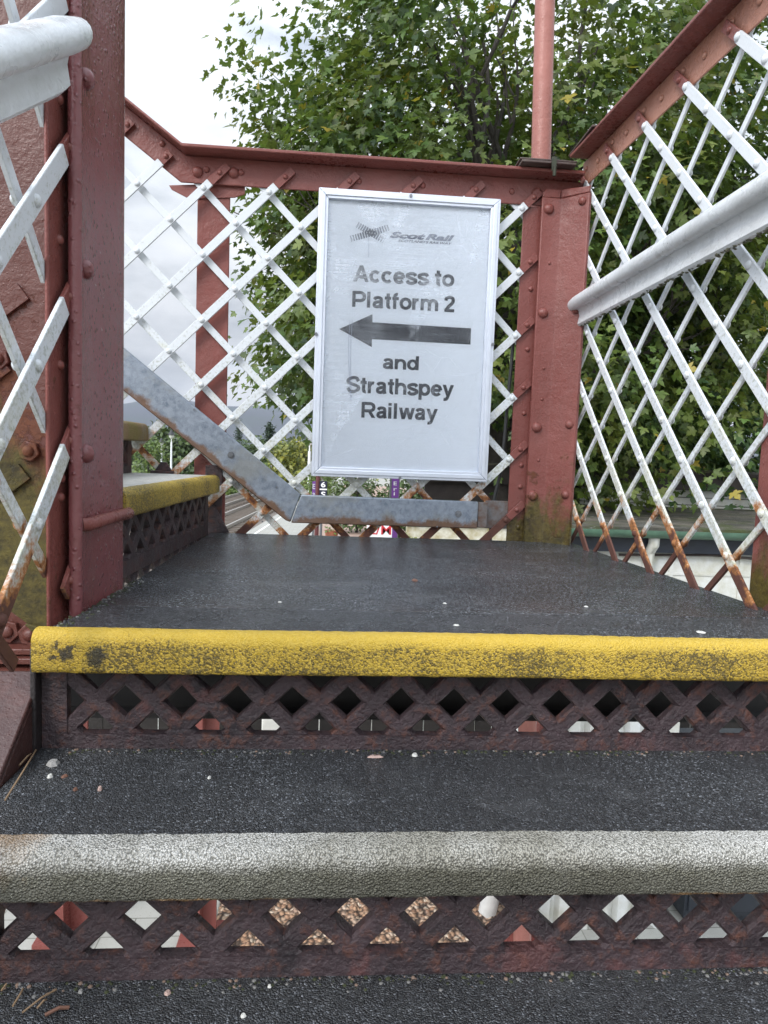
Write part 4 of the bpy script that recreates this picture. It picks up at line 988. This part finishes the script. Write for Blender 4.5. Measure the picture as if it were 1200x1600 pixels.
prg = [(5.44 - .075 + .07 * math.cos(a), -.535 - .07 * math.sin(a)) for a in np.linspace(0, math.pi, n)] + [(5.44 - .075 + .062 * math.cos(a), -.535 - .062 * math.sin(a)) for a in np.linspace(math.pi, 0, n)]
b.prism([(1.62, y, z) for y, z in prg], (4.7, 0, 0)); b.build('gutter', GREEN, bd, smooth=True)
b = MB(); b.prism([(.58, 5.40, -.520), (6.3, 5.40, -.520), (6.3, 7.45, -.47), (.58, 7.45, -.47)], (0, 0, -.03)); b.build('roof', ROOF, bd)
b = MB()
for i in range(4): b.prism([(2.75, 7.40 - .004 * i, -.60 + .085 * i), (6.3, 7.40 - .004 * i, -.62 + .085 * i), (6.3, 7.40 - .004 * i, -.545 + .085 * i), (2.75, 7.40 - .004 * i, -.525 + .085 * i)], (0, .02, 0))
b.build('weatherboards', BW, bd)
b = MB(); b.box(.9, 6.6, 7.30, 7.36, -.27, -.06); b.box(.88, 6.62, 7.26, 7.30, -.10, -.052); b.box(1.0, 6.5, 7.42, 7.5, -.6, -.2); b.build('upper_fascia', BROWN, bd)
b = MB(); b.prism([(.85, 7.24, -.050), (6.65, 7.24, -.050), (6.65, 10.5, .02), (.85, 10.5, .02)], (0, 0, -.02)); b.build('upper_roof', ROOF, bd)
b = MB(); b.tube([(2.655, 5.40, -.60), (2.655, 5.40, -.66), (2.655, 5.47, -.74), (2.655, 5.47, PLAT)], .045, 14); b.build('downpipe', BW, bd, smooth=True)
b = MB(); b.tube([(2.4, 5.48, -.765), (3.2, 5.47, -.745), (4.0, 5.48, -.79)], .012, 6); b.build('conduit', BROWN, bd)

# small sign seen under the trunking
ls = thing('small_sign', 'white sign with red letters seen below the trunking', 'sign', (.40, 5.2, PLAT))
a = pY(573, 838, 5.2); c = pY(613, 818, 5.2)
b = MB(); b.box(a[0], c[0], 5.2, 5.215, a[2] - .25, c[2] + .004); b.build('board', mat_simple('sign_white', (.72, .72, .72), .5), ls)
b = MB(); pl, pr_ = pY(577, 834.5, 5.198), pY(611, 834.5, 5.198); text_into(b, 'L/M', pl[0], pr_[0], pl[2], 5.198, pY(577, 820, 5.198)[2] - pl[2], .01); b.build('lettering', mat_simple('red_letters', (.50, .03, .04), .5), ls)
b = MB(); b.box(.38, .42, 5.216, 5.25, PLAT, a[2]); b.build('sign_post', STEEL, ls)

# platform signs
def board_sign(x, y, Y, label): pass
ss = thing('stop_sign', 'dark blue stop sign with white 6 over S on a dark red post', 'sign', tuple(pY(505, 900, 18)[:2]) + (PLAT,))
a = pY(498.5, 780, 18); c = pY(511.5, 752, 18)
b = MB(); b.box(a[0], c[0], 18, 18.03, a[2] - .12, c[2]); b.build('plate', mat_simple('navy_plate', (.012, .014, .035), .4), ss)
b = MB()
for ch, xl, xr, yb, yt in (('6', 501.5, 508.5, 761, 752.8), ('S', 501.5, 508.5, 776.2, 768)):
    p, q = pY(xl, yb, 17.99), pY(xr, yb, 17.99); text_into(b, ch, p[0], q[0], p[2], 17.99, pY(xl, yt, 17.99)[2] - p[2], .02)
p, q = pY(499.5, 765.6, 17.99), pY(511, 763.8, 17.99); b.add([(p[0], 17.99, p[2]), (q[0], 17.99, p[2]), (q[0], 17.99, q[2]), (p[0], 17.99, q[2])], [(0, 1, 2, 3)])
b.build('lettering', mat_simple('sign_letters_white', (.78, .78, .8), .5), ss)
b = MB(); p = pY(496.5, 765, 18.1); b.tube([(p[0], 18.1, PLAT), (p[0], 18.1, -.55)], .06, 12); b.build('post', mat_simple('dark_red_post', (.09, .022, .022), .5), ss)
b = MB(); p = pY(501.5, 820, 17.8); b.tube([(p[0], 17.85, PLAT), (p[0], 17.85, -1.75)], .035, 10); tag(b.build('short_post', STEEL, smooth=True), 'short grey post on the platform below the blue stop sign', 'post')
pu = thing('name_banner', 'small purple sign with white letters beside the dark blue stop sign', 'sign', tuple(pY(490, 900, 19)[:2]) + (PLAT,))
a = pY(487.5, 776, 19); c = pY(493.2, 752, 19); PURP = mat_simple('purple_sign', (.115, .035, .20), .5)
b = MB(); b.box(a[0], c[0], 19, 19.03, a[2], c[2]); b.build('board', PURP, pu)
b = MB(); p, q = pY(488.5, 764, 18.99), pY(492.4, 764, 18.99); text_into(b, 'E', p[0], q[0], p[2], 18.99, .14, .0); text_into(b, 'a', p[0], q[0], p[2] - .2, 18.99, .14, .0); b.build('lettering', WHTH, pu)
b = MB(); b.tube([(a[0] + .05, 19.08, PLAT), (a[0] + .05, 19.08, c[2])], .03, 8); b.build('post', STEEL, pu)
tm = thing('totem_sign', 'tall purple sign column with white letters behind the foot of the notice', 'sign', tuple(pY(617, 900, 14)[:2]) + (PLAT,))
a = pY(611.5, 778, 14); c = pY(623.5, 752, 14)
b = MB(); b.box(a[0], c[0], 14, 14.1, -1.9, -.35); b.build('panel', PURP, tm)
b = MB(); b.box(a[0] - .035, a[0] - .002, 14, 14.12, -1.9, -.35); b.box(c[0] + .002, c[0] + .02, 14, 14.12, -1.9, -.35); b.box(a[0] + .02, c[0] - .02, 14.02, 14.08, PLAT, -1.902); b.build('side_trim', STEEL, tm)
b = MB()
for ch, yb in (('E', 758), ('r', 766.5), ('i', 774)):
    p, q = pY(615, yb, 13.99), pY(620 if ch != 'i' else 617, yb, 13.99); text_into(b, ch, p[0], q[0], p[2], 13.99, .075, .01)
b.build('lettering', WHTH, tm)

# lamp posts
LW = mat_simple('white_lamp_post', (.70, .71, .72), .5); LG = mat_simple('lamp_globe', (.72, .72, .68), .2)
def lamp(px_, ytop, Y, label, hidden=0):
    p = pY(px_, ytop, Y); zt = p[2]
    l = thing('street_lamp', label, 'street lamp', (p[0], Y, PLAT), 'white platform lamps')
    q = MB(); q.tube([(p[0], Y, PLAT), (p[0], Y, zt - 1.05)], [.085, .07], 12); q.tube([(p[0], Y, zt - 1.05), (p[0], Y, zt - .62)], .035, 8); q.build('pole', LW, l, smooth=True)
    q = MB(); q.tube([(p[0], Y, zt - .75), (p[0], Y, zt - .62), (p[0], Y, zt - .48), (p[0], Y, zt - .40)], [.06, .19, .22, .16], 14); gl = q.build('globe', LG, l, smooth=True)
    q = MB(); q.tube([(p[0], Y, zt - .42), (p[0], Y, zt - .36), (p[0], Y, zt - .2), (p[0], Y, zt)], [.34, .26, .14, .05], 14); q.build('cap', DARK, l, smooth=True)
lamp(268, 671, 56, 'white lamp post with a dark capped globe in front of the big far tree')
lamp(252.5, 684, 66, 'white lamp post half hidden by the green stained step')
lamp(484.5, 672, 34, 'lamp globe showing at the left edge of the notice')
# far signal board
p = pY(424, 729, 58)
sgn = thing('signal_board', 'red square railway board with white centre far down the line', 'signal', (p[0], 58, PLAT))
b = MB(); b.box(p[0] - .25, p[0] + .25, 58, 58.05, p[2] - .27, p[2] + .27); b.build('plate', mat_simple('signal_red', (.55, .02, .02), .4), sgn)
b = MB(); b.tube([(p[0], 57.99, p[2]), (p[0], 57.97, p[2])], .10, 14); b.build('disc', LW, sgn)
b = MB(); b.tube([(p[0], 58.08, PLAT), (p[0], 58.08, p[2] + .3)], .04, 8); b.build('post', STEEL, sgn)
# parked car beyond the tracks
def car(x, y, z, label):
    c_ = thing('parked_car', label, 'car', (x, y, z))
    paint = mat_simple('silver_car_paint', (.50, .54, .60), .25, metal=.4); glass = mat_simple('car_glass', (.03, .04, .05), .08)
    body = [(-2.1, .35), (-2.15, .75), (-2.0, .95), (-1.0, 1.02), (.9, 1.0), (1.9, .85), (2.1, .7), (2.1, .35)]
    q = MB(); q.prism([(x + a, y - .85, z + h) for a, h in body], (0, 1.7, 0)); q.build('body', paint, c_, bevel=.06)
    cabp = [(-1.75, 1.0), (-1.3, 1.38), (-.6, 1.47), (.3, 1.44), (1.05, 1.0)]
    q = MB(); q.prism([(x + a, y - .72, z + h) for a, h in cabp], (0, 1.44, 0)); q.build('roof', paint, c_, bevel=.06)
    q = MB(); q.prism([(x + a, y - .726, z + h) for a, h in ((-1.5, 1.06), (-1.2, 1.33), (-.6, 1.4), (.25, 1.37), (.8, 1.06))], (0, .004, 0)); q.build('side_window', glass, c_)
    for a in (-1.35, 1.3):
        for s in (-.86, .70):
            q = MB(); q.tube([(x + a, y + s, z + .32), (x + a, y + s + .17, z + .32)], .32, 20); q.build('wheel', DARK, c_)
pc = pY(283, 742, 62)
car(pc[0], 62, pc[2] - 1.50, 'silver parked car beyond the tracks, roof just showing above the step')

# ================================================================== TREES
LOB = [(0, 0), (.15, -.10), (.40, -.08), (.35, .09), (.50, .16), (.70, .45), (.49, .44), (.27, .40), (.31, .58), (.21, .74), (.10, .82), (0, 1.03)]
OUT = np.array(LOB + [(-x, y) for x, y in reversed(LOB[1:-1])])
RH = np.array([(0, 0), (.38, .45), (0, 1.), (-.38, .45)])
def leaf_mesh(name, mat, parent, P, D, Nn, size, tone, outline=OUT, fold=.22, curl=.30):
    n = len(P); k = len(outline); m = k + 1
    D = D / np.linalg.norm(D, axis=1, keepdims=True)
    Nn = Nn - D * (Nn * D).sum(1, keepdims=True); Nn /= np.linalg.norm(Nn, axis=1, keepdims=True) + 1e-9
    Xx = np.cross(D, Nn)
    loc = np.vstack([[0, .36], outline]); zz = fold * np.abs(loc[:, 0]) - curl * loc[:, 1] ** 2 * .6
    fo = rng.uniform(.2, 1.5, n); cu = rng.uniform(-.2, 2.2, n)
    zl = fold * np.abs(loc[None, :, 0]) * fo[:, None] - curl * .6 * loc[None, :, 1] ** 2 * cu[:, None]
    asp = rng.uniform(.85, 1.15, n)
    V = P[:, None, :] + size[:, None, None] * (loc[None, :, 0, None] * asp[:, None, None] * Xx[:, None, :] + loc[None, :, 1, None] * D[:, None, :] + zl[:, :, None] * Nn[:, None, :])
    if parent is not None: V = V - np.array(parent_loc(parent))
    V = V.reshape(-1, 3)
    tri = np.array([(0, 1 + i, 1 + (i + 1) % k) for i in range(k)])
    F = (np.arange(n)[:, None, None] * m + tri[None]).reshape(-1, 3)
    me = bpy.data.meshes.new(name); me.vertices.add(len(V)); me.vertices.foreach_set('co', V.ravel().astype(np.float32))
    me.loops.add(F.size); me.loops.foreach_set('vertex_index', F.ravel().astype(np.int32))
    me.polygons.add(len(F)); me.polygons.foreach_set('loop_start', (np.arange(len(F)) * 3).astype(np.int32))
    me.update(calc_edges=True)
    at = me.attributes.new('tone', 'FLOAT', 'POINT'); at.data.foreach_set('value', np.repeat(tone, m).astype(np.float32))
    me.materials.append(mat)
    o = bpy.data.objects.new(name, me); C.objects.link(o)
    if parent is not None: o.parent = parent
    return o
def gapf(p, s, ph):
    return (np.sin(p[:, 0] * s + ph) + np.sin(p[:, 1] * s * 1.13 + ph * 2.1) + np.sin(p[:, 2] * s * .94 + ph * .7) + .6 * np.sin(p[:, 0] * s * 2.1 + p[:, 2] * s * 1.9 + ph))
def crown_points(n, cen, rad, pw, gap, gs, inner=.3):
    out = []
    while sum(map(len, out)) < n:
        q = rng.uniform(-1, 1, (n * 3, 3)); r = (np.abs(q) ** pw).sum(1) ** (1 / pw)
        lim = 1 + .16 * np.sin(q[:, 0] * 7 + q[:, 2] * 4) * np.sin(q[:, 1] * 6 + q[:, 2] * 7)
        q = q[(r < lim) & (r > inner)]
        p = q * np.array(rad) + np.array(cen)
        p = p[gapf(p, gs, 1.7) > gap]; out.append(p)
    return np.vstack(out)[:n]
def leafy(parent, name, mat, cl, per, spread, size, cen, droop=.5, outline=OUT, ylw=0.0):
    n = len(cl) * per
    base = np.repeat(cl, per, 0)
    offs = rng.normal(0, 1, (n, 3)) * np.array(spread)
    P = base + offs
    rad = P - np.array(cen); rad[:, 2] *= .5
    rad /= np.linalg.norm(rad, axis=1, keepdims=True) + 1e-6
    o2 = offs / (np.linalg.norm(offs, axis=1, keepdims=True) + 1e-6)
    D = o2 * .8 + rad * .5 + rng.normal(0, .35, (n, 3)); D[:, 2] -= droop
    Nn = rad * .55 + rng.normal(0, .38, (n, 3)); Nn[:, 2] += .75
    ct = np.repeat(rng.uniform(-.22, .60, len(cl)), per)
    tone = np.clip(ct + rng.uniform(0, .36, n) + (rng.uniform(0, 1, n) < .035 + ylw) * .5, 0, 1)
    return leaf_mesh(name, mat, parent, P, D, Nn, size * rng.uniform(.50, 1.30, n), tone, outline)
def limb(b, p, d, L, r, depth, tips, spread=.5, up=.25):
    pts = [Vector(p)]; d = Vector(d).normalized(); n = 6; rs = [r]
    for i in range(n):
        d = (d + Vector((random.gauss(0, .10), random.gauss(0, .10), random.gauss(0, .07) + up * .1))).normalized()
        pts.append(pts[-1] + d * L / n); rs.append(r * (1 - .62 * (i + 1) / n))
    b.tube(pts, rs, 7 if r > .02 else 5)
    if depth == 0: tips.append(pts[-1]); return
    for k in range(3 if depth > 1 else 4):
        i = random.randint(2, n); ax = Vector((random.gauss(0, 1), random.gauss(0, 1), random.gauss(0, .5))).normalized()
        limb(b, pts[i], (d + ax * spread).normalized(), L * random.uniform(.5, .75), rs[i] * .7, depth - 1, tips, spread, up)

mt = thing('maple_tree', 'tall green maple tree filling the sky behind the notice', 'tree', (1.9, 7.6, PLAT))
cen = (1.92, 7.5, 2.2); rad = (2.75, 2.2, 2.75)
b = MB(); b.tube([(1.9, 7.6, PLAT), (1.92, 7.6, -1), (1.85, 7.55, .6), (1.8, 7.5, 1.6)], [.26, .21, .18, .16], 14)
tips = []
for (dx, dy, L, z) in ((-.45, -.2, 2.6, 1.5), (-.15, .1, 3.0, 1.6), (.15, -.15, 3.0, 1.6), (.45, .1, 2.6, 1.5), (.7, -.1, 2.3, 1.2), (-.85, -.1, 2.2, .9), (.2, -.7, 1.9, .9), (-.5, .5, 2.4, 1.0), (1.0, .2, 2.0, .5), (-1.0, -.4, 1.8, .4), (.6, -.8, 1.8, .3)):
    limb(b, (1.83, 7.53, z), (dx, dy, 1.0 if z > 1 else .55), L, .075, 2, tips, .55)
b.build('trunk', BARK, mt, smooth=True)
cl = crown_points(1750, cen, rad, 2.8, -1.35, 2.9, .35)
cl = cl[cl[:, 2] > -.75]
cl = cl[~((cl[:, 0] < .4) & (cl[:, 2] < .42 + .5 * np.clip(-.2 - cl[:, 0], 0, 2)))]; cl = cl[~((cl[:, 0] < 2.0) & (cl[:, 2] < .55))]
# an open part of the crown where the limbs show
op = (np.abs(cl[:, 0] - (1.75 + .12 * (cl[:, 2] - 3))) < .75) & (cl[:, 2] > 2.3) & (cl[:, 1] < 7.6)
cl = cl[~(op & (rng.uniform(0, 1, len(cl)) < .72))]
leafy(mt, 'crown', LEAF, cl, 40, (.20, .20, .14), .077, cen, .55, ylw=.015)
# hanging sprays along the left edge
cl2 = np.array([tuple(pY(x + 28, y, Y)) for x, y, Y in [(360, 60, 7), (350, 120, 6.8), (345, 140, 6.9), (380, 170, 7), (395, 210, 7.1), (390, 330, 6.9), (400, 380, 7), (385, 440, 7.2), (395, 470, 6.6), (420, 520, 6.7), (385, 520, 7), (400, 560, 6.8), (380, 585, 6.7), (440, 610, 6.8), (460, 640, 6.6), (430, 470, 7), (470, 560, 7), (480, 500, 7.2), (455, 420, 7), (470, 655, 6.9), (425, 625, 6.6)]])
leafy(mt, 'crown', LEAF, cl2, 34, (.15, .15, .13), .076, cen, .6)

m2 = thing('maple_tree', 'dense dark maple tree behind the station roof and right railing', 'tree', (4.4, 9.2, PLAT))
cen2 = (4.5, 9.2, .9); rad2 = (2.9, 1.7, 2.5)
b = MB(); b.tube([(4.4, 9.3, PLAT), (4.4, 9.3, -.5), (4.45, 9.2, .8)], [.22, .18, .13], 12); tips = []
for (dx, dy) in ((-.6, 0), (.5, -.2), (0, .3), (-.2, -.6), (.9, .1)): limb(b, (4.42, 9.22, .2), (dx, dy, .8), 2.0, .07, 2, tips)
b.build('trunk', BARK, m2, smooth=True)
cl = crown_points(560, cen2, rad2, 2.6, -1.7, 2.6, .3); leafy(m2, 'crown', LEAFD, cl, 40, (.23, .20, .15), .105, cen2, .5)
m3 = thing('maple_tree', 'dark leafy tree between the big maple and the right hand tree', 'tree', (3.5, 11.2, PLAT))
cen3 = (3.7, 11.4, .6); rad3 = (2.7, 1.5, 2.2)
b = MB(); b.tube([(3.5, 11.3, PLAT), (3.55, 11.3, -.3), (3.6, 11.3, 1.0)], [.22, .17, .1], 12); b.build('trunk', BARK, m3, smooth=True)
cl = crown_points(420, cen3, rad3, 2.6, -2.2, 2.2, .2); cl = cl[~((cl[:, 0] < 2.5) & (cl[:, 2] < .6))]; leafy(m3, 'crown', LEAFD, cl, 36, (.26, .22, .18), .12, cen3, .5)

# far shrubs and trees
FG = mat_leaf('far_green_leaf', (.028, .055, .018), (.065, .105, .030), (.16, .17, .04), .2); FY = mat_leaf('far_yellow_leaf', (.07, .10, .02), (.19, .20, .03), (.34, .27, .035), .2); FC = mat_leaf('far_conifer_leaf', (.018, .036, .020), (.035, .06, .03), (.06, .08, .03), .1); FL = mat_leaf('far_light_leaf', (.06, .10, .022), (.11, .17, .035), (.2, .21, .04), .2)
def far_tree(x, ytop, Y, wpx, mat, label, cat='tree', name='broadleaf_tree', base=GRD, n=130, conical=False, leaf=None, group='trees along the line'):
    p = pY(x, ytop, Y); zt = p[2]; wd = wpx / FPX * Y / 2; h = zt - base
    o = thing(name, label, cat, (p[0], Y, base), group)
    q = MB(); q.tube([(p[0], Y, base), (p[0], Y, base + h * .75)], [max(.05, wd * .07), .03], 8); q.build('trunk', BARK, o)
    if conical:
        c = []
        while len(c) < n:
            t_ = random.random(); r = wd * (1 - t_) * random.uniform(.35, 1) ; a = random.uniform(0, 6.3); c.append((p[0] + r * math.cos(a), Y + r * math.sin(a), base + h * (.12 + .88 * t_) - r * .25))
        c = np.array(c)
    else:
        c = crown_points(n, (p[0], Y, base + h * .56), (wd, wd, h * .46), 2.3, -1.6, 4 / max(wd, .3), .3)
    s = leaf or wd * .16
    leafy(o, 'crown', mat, c, 14, (wd * .13, wd * .13, h * .05), s, (p[0], Y, base + h * .5), .3, RH)
    return o
far_tree(278, 664, 75, 92, FG, 'big dark green tree behind the nearer lamp post', n=240)
far_tree(232, 690, 60, 60, FL, 'low light green bush at the left behind the lamp posts', 'bush', 'shrub', n=120)
far_tree(325, 700, 64, 60, FG, 'green bush right of the big far tree, behind the trunking', 'bush', 'shrub', n=120)
far_tree(373, 660, 95, 26, FC, 'slim dark conifer above the sloping trunking', 'conifer', 'conifer_tree', n=170, conical=True)
far_tree(421, 668, 100, 44, FC, 'broad dark conifer left of the yellow bush', 'conifer', 'conifer_tree', n=190, conical=True)
far_tree(395, 690, 80, 70, FG, 'green tree below the two conifers', n=150)
far_tree(462, 689, 46, 86, FY, 'yellow green tree left of the notice foot', n=220)
far_tree(440, 712, 52, 60, FL, 'light green bush beside the signal board', 'bush', 'shrub', n=120)
far_tree(500, 735, 30, 60, FL, 'light green bush behind the dark blue stop sign', 'bush', 'shrub', base=PLAT, n=120)
far_tree(560, 742, 24, 70, FG, 'dark bush below the left part of the notice', 'bush', 'shrub', base=PLAT, n=170)
far_tree(640, 744, 22, 90, FG, 'dark bush behind the purple sign column', 'bush', 'shrub', base=PLAT, n=190)
far_tree(735, 740, 20, 100, FC, 'very dark bush between purple column and corner post', 'bush', 'shrub', base=PLAT, n=170)
far_tree(366, 750, 56, 44, FL, 'tuft of bright grass like shrub on the bank by the far track', 'bush', 'shrub', n=120)
far_tree(205, 676, 120, 80, FG, 'far green tree at the left beyond the car', n=140)
far_tree(330, 690, 130, 120, FC, 'far dark tree belt clump at the foot of the hill', n=200)
far_tree(450, 700, 140, 140, FG, 'far green clump at the foot of the hill', n=200)
# planter on the platform
pt = thing('plant_pot', 'terracotta pot with a green plant on the platform paving', 'plant pot', tuple(pY(518, 834, 21)[:2]) + (PLAT,))
p = pY(518, 834, 21)
b = MB(); b.tube([(p[0], 21, PLAT), (p[0], 21, PLAT + .36), (p[0], 21, PLAT + .40)], [.15, .21, .23], 16); b.build('pot', mat_simple('terracotta', (.30, .11, .06), .8, 10, .2), pt)
leafy(pt, 'plant', FL, np.array([(p[0], 21, PLAT + .55)] * 6), 22, (.16, .16, .12), .10, (p[0], 21, PLAT + .3), 0, RH)
iv = thing('flowering_shrub', 'leafy shrub beside the small white sign', 'bush', (.62, 5.3, PLAT))
b = MB(); b.tube([(.58, 5.28, PLAT), (.57, 5.28, -.75)], [.03, .012], 6); b.build('stem', BARK, iv)
leafy(iv, 'foliage', FL, np.array([(.58 + random.gauss(0, .04), 5.28, -.72 - .1 * i) for i in range(14)]), 20, (.06, .05, .06), .05, (.58, 5.3, -1), .2, OUT)

# thin damp air between here and the hills
b = MB(); b.box(-3700, 3700, -60, 3050, GRD - 1, 260)
hz = b.build('haze', None) if False else None
me = bpy.data.meshes.new('haze'); me.from_pydata([tuple(v) for v in b.v], [], b.f); hz = bpy.data.objects.new('haze', me); C.objects.link(hz); hz['kind'] = 'stuff'
hm = bpy.data.materials.new('haze'); hm.use_nodes = True; hn = hm.node_tree; hn.nodes.clear()
pv = hn.nodes.new('ShaderNodeVolumePrincipled'); pv.inputs['Color'].default_value = (.72, .80, .97, 1); pv.inputs['Density'].default_value = .00013; pv.inputs['Anisotropy'].default_value = .2
ho = hn.nodes.new('ShaderNodeOutputMaterial'); hn.links.new(pv.outputs[0], ho.inputs['Volume']); me.materials.append(hm)
tag(hz, 'thin bluish haze in front of the far hills', 'haze')
